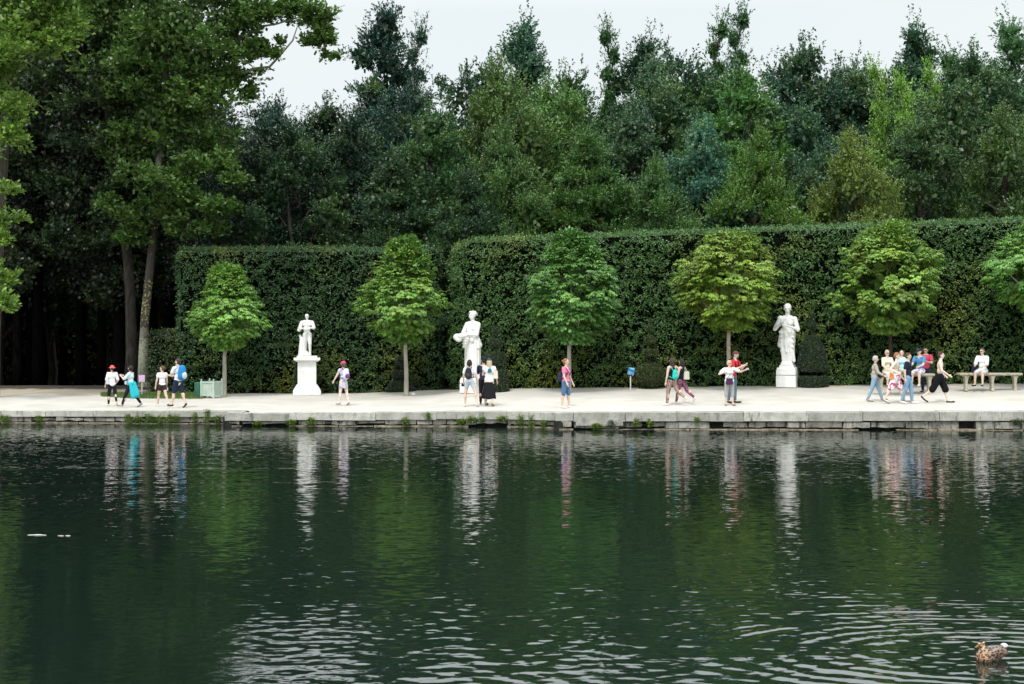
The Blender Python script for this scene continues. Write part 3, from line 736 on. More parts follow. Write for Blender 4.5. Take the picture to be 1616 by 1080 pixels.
hedge('clipped_hedge', [hp(668, 68.5), hp(742, 68.0)], [7.0, 7.1], 2.0, 24, 'recessed hedge in shadow closing the gap between the two tall hedges', (.03, .055, .026), dens=200)  # added hedge link; its dark colour stands for the gap's shadow
hedge('low_hedge', [hp(236, 65.6), hp(292, 65.3)], [3.25, 3.3], 1.6, 23,
      'lower dark hedge stub between the big tree trunks and the tall hedge', (.048, .078, .032))

# ------------------------------------------------------------------ the avenue of trees on the left
def shaped_tree(name, clumps, trunk_paths, col, label, leaf=.2, nsp=16, k=12, seed=31, bark=None, group=None, spl=.7, upb=.15, inner=True, mat=None):
    """clumps: list of (px, py, radius in px, distance, count)"""
    r = np.random.default_rng(seed)
    b = trunk_paths[0][0][0]; root = empty(name, tuple(b))
    parts = []
    for (px, py, rp, d, n) in clumps:
        c = at(px, py, d); R = rp*d/F
        D = sph(n, r, -.8); C = c + D*R*(r.uniform(.1, 1, (n, 1))**.4)*[1, 1, .75]
        rc = np.full(n, min(.8, R*.45))*r.uniform(.7, 1.2, n)
        parts.append(clump_leaves(C, rc, rc*.55, nsp, k, leaf, r, upb=upb, outb=.9, spl=spl, flat=.35, sag=.22, ratio=.75, center=c - [0, 0, R]))
        if inner and R > 1.3:
            ni = int(330*R*R); Ci = c + sph(ni, r)*R*r.uniform(0, .7, (ni, 1))
            V, Q = leaf_quads(Ci, norm(r.normal(size=(ni, 3))), norm(r.normal(size=(ni, 3))), np.full(ni, .27), np.full(ni, .18)); parts.append((V, Q, np.full(ni, .3)))  # inner leaf cards added to keep light out of the crown
    V, Q, A = cat_leaves(parts)
    f = mesh_np('crown', V - b, Q, mat or LEAF, root, var=A); f.color = (*col, 1)
    mb = MB()
    for pts, rad in trunk_paths:
        pts = np.array(pts) - b; 
        n = len(pts)
        if n < 8:
            tt = np.linspace(0, n-1, n*3); pts = np.stack([np.interp(tt, range(n), pts[:, q]) for q in range(3)], 1); rad = np.interp(tt, range(n), rad)
        mb.tube(pts, rad, 10)
    mb.build('trunk', bark or BARK, root, smooth=True)
    tag(root, label, 'tree', group); return root

def lichen_bark():
    m = noisy('pale_lichen_bark', (.16, .14, .115), (.30, .28, .22), 5, bump=.03, stretch=(1, 1, .3))
    N, L = m.node_tree.nodes, m.node_tree.links; b = N['Principled BSDF']
    src = b.inputs['Base Color'].links[0].from_socket
    tc = N.new('ShaderNodeTexCoord'); sep = N.new('ShaderNodeSeparateXYZ'); L.new(tc.outputs['Object'], sep.inputs[0])
    n = N.new('ShaderNodeTexNoise'); n.inputs['Scale'].default_value = 9; n.inputs['Detail'].default_value = 4; L.new(tc.outputs['Object'], n.inputs['Vector'])
    def band(a0, a1, b0, b1):
        r1 = N.new('ShaderNodeMapRange'); L.new(sep.outputs[2], r1.inputs[0]); r1.inputs[1].default_value = a0; r1.inputs[2].default_value = a1
        r2 = N.new('ShaderNodeMapRange'); L.new(sep.outputs[2], r2.inputs[0]); r2.inputs[1].default_value = b1; r2.inputs[2].default_value = b0
        x = N.new('ShaderNodeMath'); x.operation = 'MULTIPLY'; L.new(r1.outputs[0], x.inputs[0]); L.new(r2.outputs[0], x.inputs[1]); return x.outputs[0]
    def over(src, col, mask, th):
        a = N.new('ShaderNodeMath'); a.operation = 'MULTIPLY'; L.new(n.outputs['Fac'], a.inputs[0]); L.new(mask, a.inputs[1])
        g = N.new('ShaderNodeMapRange'); L.new(a.outputs[0], g.inputs[0]); g.inputs[1].default_value = th; g.inputs[2].default_value = th + .05
        x = N.new('ShaderNodeMix'); x.data_type = 'RGBA'; L.new(g.outputs[0], x.inputs[0]); L.new(src, x.inputs[6]); x.inputs[7].default_value = (*col, 1); return x.outputs[2]
    s = over(src, (.40, .42, .30), band(-.5, .3, 2.0, 3.2), .38)
    s = over(s, (.07, .06, .05), band(2.4, 3.2, 9.5, 11), .30)
    s = over(s, (.42, .37, .16), band(2.5, 3.2, 5.2, 6.2), .54)
    L.new(s, b.inputs['Base Color']); return m
tb = stand(226, 611, 60, 71); td = tb[1]
def A(px, py, d=td): return at(px, py, d)
shaped_tree('maple_tree',
  [(150, -190, 110, 58, 26), (270, -200, 110, 57, 26), (340, -170, 90, 60, 18), (250, -160, 150, td, 26), (200, -40, 90, td, 20), (330, -60, 110, td, 26), (160, 20, 60, td, 12), (290, 50, 95, td - 1, 30), (380, 30, 60, td, 16), (210, 110, 80, td, 22),  # first three clumps added above the view only to cast shade below
   (330, 130, 75, td - .5, 22), (265, 190, 85, td, 22), (345, 230, 50, td, 10), (200, 240, 55, td, 8),
   (215, 275, 28, td - 2, 6), (262, 285, 34, td - 2.5, 8), (310, 270, 30, td - 2, 7), (345, 262, 26, td - 2, 6), (372, 285, 22, td - 2, 5), (300, 330, 30, td - 2, 7), (345, 325, 30, td - 2.2, 7), (370, 330, 16, td - 2, 4),
   (190, 335, 26, td - 2, 6), (165, 322, 18, td - 2, 4), (240, 350, 36, td - 1, 8), (330, 362, 20, td - 2, 4), (290, 365, 24, td - 1.5, 5), (205, 375, 22, td - 1, 4), (270, 315, 40, td - 1, 9),
   (415, 25, 34, td, 9), (440, 12, 28, td, 7), (470, 22, 30, td, 9), (497, 28, 26, td, 8), (505, 55, 22, td, 6), (488, 68, 18, td, 4), (380, 85, 36, td, 9), (410, 78, 22, td, 4), (430, 88, 13, td, 2), (372, 130, 26, td, 6), (395, 150, 14, td, 3), (536, 88, 5, td, 1), (512, 84, 9, td, 1), (445, 60, 12, td, 1)],
  [([tb, A(226, 560), A(229, 500), A(236, 430), A(242, 370), A(247, 300), A(254, 200), A(262, 100), A(262, 70)], [.30, .235, .22, .21, .19, .17, .14, .12, .11]),
   ([A(228, 618), tb + [0, 0, .3]], [.42, .26]),
   ([A(262, 72), A(245, 52), A(225, 30), A(212, 8), A(205, -60)], [.12, .10, .08, .07, .04]),
   ([A(263, 74), A(285, 52), A(305, 20), A(320, -60)], [.11, .09, .07, .04]),
   ([A(250, 200), A(320, 165), A(376, 118), A(400, 109), A(425, 106), A(440, 90), A(462, 64), A(470, 40)], [.13, .11, .085, .075, .065, .055, .04, .02]),
   ([A(262, 100), A(340, 80), A(385, 60), A(412, 42), A(437, 38), A(470, 28), A(520, 18), A(545, 8)], [.10, .09, .07, .06, .045, .03, .02, .01]),
   ([A(246, 320), A(300, 290), A(350, 270)], [.07, .05, .02]), ([A(244, 350), A(200, 335), A(170, 325)], [.06, .04, .02])],
  (.095, .185, .040), 'huge spreading tree with a leaning lichen-streaked trunk and a bough against the sky', leaf=.19, seed=41, bark=lichen_bark(), nsp=16, k=11)

t2 = stand(208, 606, 60, 72.4); d2 = t2[1]
shaped_tree('avenue_tree',
  [(120, 60, 110, d2+1, 26), (130, 200, 80, d2+1, 22), (60, 160, 80, d2+2, 18), (190, -40, 120, d2+2, 22), (110, 300, 60, d2+2, 12), (30, 260, 60, d2+3, 12), (165, 130, 60, d2, 10), (200, 330, 44, d2 - 1, 10), (110, 380, 50, d2+2, 10), (185, 150, 50, d2 - 1, 12), (180, 220, 46, d2 - 1, 12), (192, 285, 44, d2 - 1, 12), (196, 365, 34, d2 - 1, 8)],
  [([t2, at(208, 560, d2), at(206, 480, d2), at(202, 410, d2), at(192, 340, d2), at(172, 200, d2), at(168, 60, d2), at(160, -40, d2)], [.42, .31, .27, .25, .23, .20, .16, .1]),
   ([at(172, 80, d2), at(160, 20, d2), at(140, -10, d2)], [.12, .09, .06])],
  (.030, .056, .024), 'dark-trunked big tree close behind the lichen-streaked one, its trunk standing just left of it', seed=42, nsp=16, k=11)
t3 = np.array([wx(-14, 62.), 62., float(gz(wx(-14, 62.), 62.))])
shaped_tree('avenue_tree',
  [(30, 30, 70, 60, 26), (-40, 10, 90, 61, 20), (80, 20, 48, 60, 14), (20, 80, 42, 59.5, 12), (75, 72, 28, 59.5, 8), (-20, 110, 50, 61, 10), (105, 60, 16, 60, 3), (20, -80, 100, 62, 20),
   (4, 300, 18, 59, 2), (2, 412, 14, 59, 2), (8, 440, 16, 59.5, 3), (4, 475, 18, 59, 3), (22, 490, 8, 59, 1), (-14, 455, 26, 60, 5), (0, 380, 16, 59.5, 3), (6, 160, 40, 60, 9), (0, 220, 34, 60, 7), (10, 345, 22, 60, 4)],
  [([t3, at(-10, 520, 62), at(-4, 400, 62), at(2, 300, 62), at(8, 200, 62), at(16, 100, 62), at(20, 0, 62)], [.38, .30, .27, .24, .22, .18, .12]),
   ([at(-4, 430, 62), at(10, 440, 61), at(22, 444, 60)], [.06, .04, .02])],
  (.175, .300, .050), 'bright yellow-green leafy tree filling the top left corner, trunk just outside the view', seed=43, nsp=16, k=11, leaf=.18)
# more trees of the avenue, standing in the dark
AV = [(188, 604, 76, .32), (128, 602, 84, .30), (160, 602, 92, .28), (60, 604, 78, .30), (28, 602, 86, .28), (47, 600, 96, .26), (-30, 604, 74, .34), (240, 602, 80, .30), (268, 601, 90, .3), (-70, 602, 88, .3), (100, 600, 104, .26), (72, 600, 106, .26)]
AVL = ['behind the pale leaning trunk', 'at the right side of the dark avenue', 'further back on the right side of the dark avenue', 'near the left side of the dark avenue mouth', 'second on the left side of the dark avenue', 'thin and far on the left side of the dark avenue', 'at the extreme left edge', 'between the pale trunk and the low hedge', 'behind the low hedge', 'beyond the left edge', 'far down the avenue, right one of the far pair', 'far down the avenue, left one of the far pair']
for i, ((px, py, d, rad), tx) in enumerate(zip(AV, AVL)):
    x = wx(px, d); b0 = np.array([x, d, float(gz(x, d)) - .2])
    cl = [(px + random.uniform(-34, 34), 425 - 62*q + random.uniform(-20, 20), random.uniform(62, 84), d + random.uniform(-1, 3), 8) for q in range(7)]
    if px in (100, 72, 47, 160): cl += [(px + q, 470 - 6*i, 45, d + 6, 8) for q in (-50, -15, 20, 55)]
    shaped_tree('avenue_tree', cl, [([b0, at(px, 500, d), at(px + 2, 300, d), at(px + 1, 100, d)], [rad*1.25, rad, rad*.8, rad*.4])], (.018, .034, .017),  # leaf colour darkened as well, standing for the avenue's shade
      'dark avenue tree ' + tx, seed=60 + i, nsp=13, k=10, leaf=.19, bark=BARK_SHADED, group='trees standing in the dark avenue')
for i, (a_, b_, d) in enumerate([(-260, 60, 112), (20, 300, 116)]):  # leaf walls added to keep the end of the avenue black
    hedge('clipped_hedge', [hp(a_, d), hp(b_, d)], [15 - 3*i, 15], 2.0, 90 + i, ['dark tall hedge closing the far left end of the avenue', 'dark tall hedge closing the far right end of the avenue'][i], (.03, .05, .025), dens=60, leaf=.3)
# ------------------------------------------------------------------ figures: joints -> tapered limbs fused into one continuous surface
def vec(*a): return np.array(a, float)
class Rig:
    """local frame: x = the figure's left, -y = forward, z up; the feet's lowest point is at z = 0 (or hips at 'sit')"""
    def __init__(s, H=1.7, sex='m', lean=0, legs=((0, 0, 0), (0, 0, 0)), arms=((0, 8, 10, 0), (0, 8, 10, 0)), head=(0, 0), sit=None, twist=0, width=1.0, abd=4):
        s.H = H; s.sex = sex; s.w = width; k = H
        sw = (.112 if sex == 'm' else .098) * k * width; hw = .052 * k
        R = math.radians
        def dirn(flex, ab): return norm(vec(math.sin(R(ab)), -math.sin(R(flex))*math.cos(R(ab)), -math.cos(R(flex))*math.cos(R(ab))))
        s.hip = [None]*2; s.knee = [None]*2; s.ankle = [None]*2; s.toe = [None]*2; s.fdir = [None]*2
        P = vec(0, 0, 0)
        for i, sd_ in enumerate((1, -1)):          # 0 = left, 1 = right
            th, kn, ft = legs[i][:3]; ab = legs[i][3] if len(legs[i]) > 3 else abd
            s.hip[i] = P + vec(sd_*hw, 0, -.01*k)
            s.knee[i] = s.hip[i] + .245*k*dirn(th, sd_*ab)
            s.ankle[i] = s.knee[i] + .245*k*dirn(th - kn, sd_*ab*.4)
            fa = R(ft); s.fdir[i] = norm(vec(sd_*.18, -math.cos(fa), math.sin(fa)))
            s.toe[i] = s.ankle[i] + s.fdir[i]*.105*k - vec(0, 0, .025*k)
        low = min(min(s.ankle[i][2] - .042*k, s.toe[i][2] - .018*k) for i in range(2))
        dz = -low if sit is None else sit + .055*k
        s.pel = vec(0, 0, dz)
        for L_ in (s.hip, s.knee, s.ankle, s.toe):
            for i in range(2): L_[i] = L_[i] + vec(0, 0, dz)
        la = R(lean); up = vec(0, -math.sin(la), math.cos(la)); s.up = up
        tw = R(twist); s.lx = vec(math.cos(tw), math.sin(tw), 0); fw = np.cross(up, s.lx); s.fwd = norm(np.cross(s.lx, up)) * 1.0
        if s.fwd[1] > 0: s.fwd = -s.fwd
        s.waist = s.pel + up*.10*k; s.chest = s.pel + up*.215*k; s.neck = s.pel + up*.315*k
        s.sh = [s.pel + up*.285*k + s.lx*sd_*sw for sd_ in (1, -1)]
        s.el, s.wr, s.hand = [None]*2, [None]*2, [None]*2
        for i, sd_ in enumerate((1, -1)):
            fl, ab, eb, inw = arms[i]
            fl += lean*.6
            d1 = dirn(fl, sd_*ab); s.el[i] = s.sh[i] + .172*k*d1
            f = R(fl + eb); iw = R(inw)
            d2 = norm(vec(sd_*math.sin(R(ab*.5))*(1 if inw == 0 else 0) - sd_*math.sin(iw), -math.sin(f)*math.cos(iw), -math.cos(f)*math.cos(iw)))
            s.wr[i] = s.el[i] + .150*k*d2; s.hand[i] = d2
        yaw, pitch = R(head[0]), R(head[1])
        s.hup = norm(up*.6 + vec(0, 0, .4)); s.hc = s.neck + s.hup*.105*k + vec(0, -.008*k, 0)
        s.hf = norm(vec(math.sin(yaw), -math.cos(yaw), -math.tan(pitch)))    # where the face looks
        s.hl = norm(np.cross(vec(0, 0, 1), s.hf) * 1.0)
        if np.dot(s.hl, vec(math.cos(yaw), math.sin(yaw), 0)) < 0: s.hl = -s.hl
        s.hu = norm(np.cross(s.hl, -s.hf)); 
        if s.hu[2] < 0: s.hu = -s.hu
        s.HR = np.stack([s.hl, -s.hf, s.hu], 1)     # columns: left, back, up
    def hp(s, l, f, u):     # a point of the head; units of H
        return s.hc + s.H*(s.hl*l + s.hf*f + s.hu*u)
    def TR(s): return np.stack([s.lx, -s.fwd, s.up], 1)

def body_mb(r, hands=True):
    k, w, f = r.H, r.w, r.sex == 'f'; mb = MB(); TR = r.TR()
    mb.ell(r.chest + r.up*.01*k, (.090*k*w, .062*k*w, .095*k), TR); mb.ell(r.waist + r.up*.02*k, ((.068 if f else .076)*k*w, .052*k*w, .09*k), TR)
    mb.ell(r.pel + r.up*.01*k, ((.090 if f else .083)*k*w, .064*k*w, .075*k), TR)
    mb.cap(r.sh[0] - r.lx*.02*k, r.sh[1] + r.lx*.02*k, .034*k, .034*k)
    mb.cap(r.neck - r.up*.03*k, r.hc - r.hu*.03*k, .034*k, .029*k)
    mb.cap(r.neck - r.up*.012*k, (r.sh[0]+r.neck)/2, .034*k, .03*k); mb.cap(r.neck - r.up*.012*k, (r.sh[1]+r.neck)/2, .034*k, .03*k)
    if f:
        for sd_ in (1, -1): mb.ell(r.chest + r.fwd*.05*k + r.lx*sd_*.038*k, (.034*k, .034*k, .034*k))
    for i in range(2):
        out = r.lx*(1 if i == 0 else -1)
        mb.cap(r.sh[i], r.el[i], .032*k, .023*k); mb.cap(r.el[i], r.wr[i], .024*k, .0145*k); mb.ell(r.el[i]*.7 + r.wr[i]*.3, (.0235*k,)*3)
        mb.cap(r.hip[i], r.knee[i], .054*k, .034*k); mb.cap(r.knee[i], r.ankle[i], .032*k, .020*k)
        d = norm(r.ankle[i] - r.knee[i]); bk = norm(np.cross(d, r.lx)); bk = bk if bk[1] > 0 else -bk
        mb.ell(r.knee[i] + (r.ankle[i] - r.knee[i])*.3 + bk*.012*k, (.031*k, .033*k, .065*k))
        mb.cap(r.ankle[i], r.ankle[i] - vec(0, 0, .02*k), .02*k, .022*k); mb.cap(r.ankle[i] - vec(0, 0, .015*k), r.toe[i], .021*k, .015*k)
        if hands:
            hd = r.hand[i]; side = norm(np.cross(hd, out)); p0 = r.wr[i]
            mb.cap(p0, p0 + hd*.045*k, .0155*k, .019*k)
            for q, (a, ln) in enumerate(((-.014, .042), (-.005, .047), (.005, .044), (.013, .036))):
                b0 = p0 + hd*.048*k + side*a*k; b1 = b0 + norm(hd*1.0 - out*.25)*ln*.5*k; b2 = b1 + norm(hd*.8 - out*.6)*ln*.5*k
                mb.cap(b0, b1, .0058*k, .0055*k, 6); mb.cap(b1, b2, .0055*k, .0048*k, 6)
            b0 = p0 + hd*.015*k - side*.013*k; mb.cap(b0, b0 + norm(hd*.8 - side*.8 - out*.2)*.035*k, .007*k, .0055*k, 6)
    # head
    mb.ell(r.hp(0, -.006, .015), (.045*k, .056*k, .052*k), r.HR); mb.ell(r.hp(0, .012, -.02), (.036*k, .038*k, .046*k), r.HR)
    mb.cap(r.hp(0, .030, -.05), r.hp(0, .022, -.045), .014*k, .018*k, 8)
    mb.cap(r.hp(0, .052, .006), r.hp(0, .062, -.014), .0055*k, .008*k, 6)       # nose
    mb.cap(r.hp(-.010, .048, -.034), r.hp(.010, .048, -.034), .0052*k, .0052*k, 6)   # mouth
    mb.cap(r.hp(-.024, .042, .016), r.hp(.024, .042, .016), .009*k, .009*k, 6)     # brow
    for sd_ in (1, -1): mb.ell(r.hp(sd_*.046, -.004, -.006), (.007*k, .013*k, .018*k), r.HR)
    return mb

SKIN = pmat('skin_fair', (.62, .44, .35), .6, .3); SKIN_T = pmat('skin_tanned', (.48, .30, .21), .6, .3); SKIN_P = pmat('skin_pale', (.70, .56, .47), .6, .3)
def cl(name, col, c2=None, scale=25, lo=.45, hi=.55):
    if c2 is None: return noisy('cloth_' + name, tuple(c*.88 for c in col), col, 9, rough=.9, spec=.1, lo=.3, hi=.7)
    return noisy('cloth_' + name, col, c2, scale, rough=.9, spec=.1, lo=lo, hi=hi, detail=3)

def seg_pts(a, b, t): return a + (b - a)*t
def cloth_top(r, name, mat, root, sleeve=.45, g=.012, long=0.0, tank=False):
    k, w, f = r.H, r.w, r.sex == 'f'; g *= 1; mb = MB(); TR = r.TR()
    mb.ell(r.chest + r.up*.005*k, (.090*k*w + g, .062*k*w + g, .092*k), TR); mb.ell(r.waist, ((.074 if f else .082)*k*w + g, .058*k*w + g, .10*k), TR)
    mb.ell(r.pel + r.up*.02*k, (.088*k*w + g, .066*k*w + g, .065*k + long*k), TR)
    if f:
        for sd_ in (1, -1): mb.ell(r.chest + r.fwd*.052*k + r.lx*sd_*.038*k, (.034*k + g*.6,)*3)
    if not tank:
        mb.cap(r.sh[0] - r.lx*.02*k, r.sh[1] + r.lx*.02*k, .037*k + g*.4, .037*k + g*.4)
        for i in range(2):
            mb.cap((r.sh[i] + r.neck)/2 - r.up*.01*k, r.sh[i], .036*k, .036*k)
            e = r.el[i] if sleeve >= 1 else None
            if sleeve >= 1:
                mb.cap(r.sh[i], r.el[i], .036*k + g*.5, .027*k + g*.5); mb.cap(r.el[i], seg_pts(r.el[i], r.wr[i], min(1, sleeve - 1)), .027*k + g*.5, .021*k + g*.3)
            elif sleeve > 0: mb.cap(r.sh[i], seg_pts(r.sh[i], r.el[i], sleeve), .036*k + g*.6, .033*k + g)
    else:
        for i in range(2): mb.cap(r.chest + r.lx*(1 if i == 0 else -1)*.045*k, seg_pts(r.neck, r.sh[i], .55) - r.up*.004*k, .034*k, .026*k)
    return mb.build(name, mat, root, remesh=.013, smooth_it=2)
def cloth_legs(r, name, mat, root, to=1.0, g=.012, flare=0.0):
    """to: 0..1 = hip to knee, 1..2 = knee to ankle"""
    k, w, f = r.H, r.w, r.sex == 'f'; mb = MB(); TR = r.TR()
    mb.ell(r.pel + r.up*.005*k, ((.090 if f else .085)*k*w + g, .065*k*w + g, .075*k), TR)
    for i in range(2):
        if to <= 1: mb.cap(r.hip[i], seg_pts(r.hip[i], r.knee[i], to), .056*k + g, .050*k + (1-to)*.0*k + g + flare - .012*k*to)
        else:
            mb.cap(r.hip[i], r.knee[i], .056*k + g, .037*k + g + flare*.6); e = seg_pts(r.knee[i], r.ankle[i], to - 1)
            mb.cap(r.knee[i], e, .036*k + g + flare*.6, (.036 - .013*(to-1))*k + g + flare)
    return mb.build(name, mat, root, remesh=.013, smooth_it=2)
def cloth_skirt(r, name, mat, root, z_to, r0=.095, r1=.15, folds=9, seed=0, zoff=.03):
    """a gathered skirt hanging from the waist down to height z_to (fraction of H)"""
    k = r.H; n = 40; rows = 12; top = r.pel + r.up*zoff*k; V = []
    feet = (r.knee[0] + r.knee[1])/2; dn = vec((feet - r.pel)[0]*.6, (feet - r.pel)[1]*.7, 0)
    for i in range(rows):
        t = i/(rows-1); z = top[2] + (z_to*k - top[2])*t; c = top[:2] + dn[:2]*t
        for j in range(n):
            a = 2*math.pi*j/n; rr = (r0 + (r1 - r0)*t**.8)*k*(1 + .09*t*math.sin(folds*a + seed) + .04*t*math.sin(5*a + 2 + seed))
            V.append((c[0] + rr*math.cos(a), c[1] + rr*.78*math.sin(a), z + .02*k*t*math.sin(3*a + seed)))
    Fs = [(i*n + j, (i+1)*n + j, (i+1)*n + (j+1) % n, i*n + (j+1) % n) for i in range(rows-1) for j in range(n)]
    Fs.append(tuple(range(n))); Fs.append(tuple(range((rows-1)*n + n - 1, (rows-1)*n - 1, -1)))
    mb = MB(); mb.add(V, Fs); return mb.build(name, mat, root, smooth=True)
def shoes(r, mat, root, name='shoe'):
    k = r.H
    for i in range(2):
        mb = MB(); a, t, fd = r.ankle[i], r.toe[i], r.fdir[i]
        dn = norm(np.cross(fd, r.lx)); dn = dn if dn[2] < 0 else -dn
        mb.cap(a + dn*.018*k - fd*.012*k, a + dn*.026*k + fd*.05*k, .025*k, .022*k, 8); mb.cap(a + dn*.026*k + fd*.04*k, t + dn*.002*k + fd*.012*k, .023*k, .018*k, 8)
        mb.build(name, mat, root, remesh=.012, smooth_it=1)
def hair(r, style, mat, root):
    k = r.H; mb = MB()
    mb.ell(r.hp(0, -.014, .022), (.0500*k, .056*k, .054*k), r.HR)
    if style != 'bald': mb.ell(r.hp(0, -.028, .0), (.049*k, .045*k, .052*k), r.HR)
    if style == 'short': mb.ell(r.hp(0, .018, .052), (.036*k, .030*k, .020*k), r.HR)
    if style == 'tousled':
        for q in range(7):
            a = q*.9; mb.ell(r.hp(.03*math.cos(a), .03*math.sin(a) - .005, .055), (.021*k,)*3)
    if style in ('bob', 'long', 'curly'):
        for sd_ in (1, -1): mb.cap(r.hp(sd_*.036, -.016, .01), r.hp(sd_*.040, -.014, -.045 if style != 'long' else -.10), .024*k, .022*k)
        mb.cap(r.hp(0, -.040, 0), r.hp(0, -.045, -.05), .038*k, .035*k)
    if style == 'curly':
        for q in range(10):
            a = q*.63; mb.ell(r.hp(.05*math.cos(a), -.02 + .045*math.sin(a), -.0 + .03*math.sin(q*2.1)), (.02*k,)*3)
    if style == 'long': mb.cap(r.hp(0, -.042, -.02), r.hp(0, -.060, -.14), .040*k, .026*k)
    if style == 'bun': mb.ell(r.hp(0, -.078, .018), (.024*k,)*3); mb.cap(r.hp(0, -.06, .018), r.hp(0, -.075, .018), .018*k, .018*k)
    if style == 'pony': mb.cap(r.hp(0, -.060, .01), r.hp(0, -.085, -.08), .016*k, .014*k)
    return mb.build('hair', mat, root, remesh=.011, smooth_it=2)
def headgear(r, style, mat, root):
    k = r.H; mb = MB()
    mb.ell(r.hp(0, -.010, .034), (.054*k, .061*k, .046*k), r.HR)
    if style == 'bucket':
        V = []; n = 24
        for rr, z in ((.05, .036), (.088, .010), (.090, .004), (.05, .026)):
            for j in range(n):
                a = 2*math.pi*j/n; V.append(r.hp(rr*math.cos(a), rr*1.06*math.sin(a) - .008, z))
        mb.add(V, [(i*n + j, i*n + (j+1) % n, ((i+1) % 4)*n + (j+1) % n, ((i+1) % 4)*n + j) for i in range(4) for j in range(n)])
    else:
        mb.ell(r.hp(0, .058, .022), (.038*k, .036*k, .010*k), r.HR)
    return mb.build('hat' if style == 'bucket' else 'cap', mat, root, remesh=.010, smooth_it=1)
def eyes(r, root, shades=False):
    k = r.H
    if shades:
        mb = MB()
        for sd_ in (1, -1): mb.ell(r.hp(sd_*.018, .051, .004), (.015*k, .006*k, .012*k), r.HR)
        mb.cap(r.hp(-.02, .052, .009), r.hp(.02, .052, .009), .0035*k, .0035*k, 6)
        for sd_ in (1, -1): mb.cap(r.hp(sd_*.033, .046, .008), r.hp(sd_*.048, -.004, .004), .003*k, .003*k, 6)
        mb.build('sunglasses', pmat('dark_lens', (.01, .01, .012), .15, .6), root, smooth=True)
    else:
        for sd_ in (1, -1): MB().ell(r.hp(sd_*.0175, .0475, .002), (.0085*k, .004*k, .0045*k), r.HR).build('eye', pmat('eye_dark', (.05, .035, .03), .3), root, smooth=True)

def backpack(name, label, r, root, mat, mat2=None, size=(.13, .075, .17), off=.0, straps=True, cat='backpack'):
    """worn on the back: a thing of its own, standing where the wearer stands"""
    k = r.H; t = empty(name, root.location, root.rotation_euler[2]); tag(t, label, cat)
    c = r.chest - r.up*(.02 + off)*k - r.fwd*(.062*r.w + size[1]*.75)*k; TR = r.TR()
    mb = MB(); mb.ell(c, (size[0]*.62*k, size[1]*k, size[2]*.62*k), TR); mb.ell(c - r.up*size[2]*.25*k, (size[0]*.68*k, size[1]*1.05*k, size[2]*.45*k), TR); mb.ell(c + r.up*size[2]*.3*k, (size[0]*.55*k, size[1]*.85*k, size[2]*.35*k), TR)
    mb.build('bag_body', mat, t, remesh=.013)
    mb = MB(); mb.ell(c - r.up*size[2]*.25*k - r.fwd*size[1]*.85*k, (size[0]*.45*k, size[1]*.45*k, size[2]*.30*k), TR); mb.build('front_pocket', mat2 or mat, t, remesh=.013)
    if straps:
        for sd_ in (1, -1):
            s0 = c + r.lx*sd_*.04*k + r.up*.05*k
            pts = [c + r.lx*sd_*.045*k + r.up*size[2]*.5*k + r.fwd*.02*k, seg_pts(r.neck, r.sh[0 if sd_ > 0 else 1], .55) + r.up*.040*k, r.chest + r.lx*sd_*.062*k + r.fwd*.078*k*r.w, r.waist + r.lx*sd_*.085*k*r.w + r.fwd*.02*k, c + r.lx*sd_*.05*k - r.up*size[2]*.5*k]
            tt = np.linspace(0, 4, 17); pts = np.array(pts); P = np.stack([np.interp(tt, range(5), pts[:, q]) for q in range(3)], 1)
            MB().tube(P, .010*k, 6, up=(0, 1, 0)).build('strap', mat2 or mat, t, smooth=True)
    return t
def hand_bag(name, label, r, root, mat, pos, size, strap_to=None, cat='bag', rz=0):
    k = r.H; t = empty(name, root.location, root.rotation_euler[2]); tag(t, label, cat)
    MB().box(pos, size, rz, top=.82).build('bag_body', mat, t, remesh=.013, smooth_it=2)
    if strap_to is not None:
        mb = MB(); p0 = np.array(pos) + vec(-size[0]*.35, 0, size[2]*.45); p1 = np.array(pos) + vec(size[0]*.35, 0, size[2]*.45); s = np.array(strap_to)
        pts = np.array([p0, seg_pts(p0, s, .6), s, seg_pts(p1, s, .6), p1]); tt = np.linspace(0, 4, 13)
        P = np.stack([np.interp(tt, range(5), pts[:, q]) for q in range(3)], 1)
        mb.tube(P, .008, 6, up=(0, 1, 0)).build('strap', mat, t, smooth=True)
    return t

def person(label, px, fy, face, H, skin=SKIN, rig=None, top=None, bottom=None, shoe=None, hairs=None, hat=None, shades=False, seat=None, pos=None, group=None):
    r = Rig(H=H, **(rig or {}))
    p = stand(px, fy) if pos is None else np.array(pos)
    root = empty('person', tuple(p), math.radians(face)); tag(root, label, 'person', group)
    body_mb(r).build('body', skin, root, remesh=.0085, smooth_it=2)
    if bottom:
        kind, mat, kw = bottom
        if kind == 'skirt': cloth_skirt(r, 'skirt', mat, root, **kw)
        elif kind == 'dress': cloth_skirt(r, 'dress_skirt', mat, root, **kw)
        else: cloth_legs(r, kind, mat, root, **kw)
    if top: cloth_top(r, top[0], top[1], root, **top[2])
    if shoe is not None: shoes(r, shoe, root)
    if hairs: hair(r, hairs[0], hairs[1], root)
    if hat: headgear(r, hat[0], hat[1], root)
    eyes(r, root, shades)
    return root, r
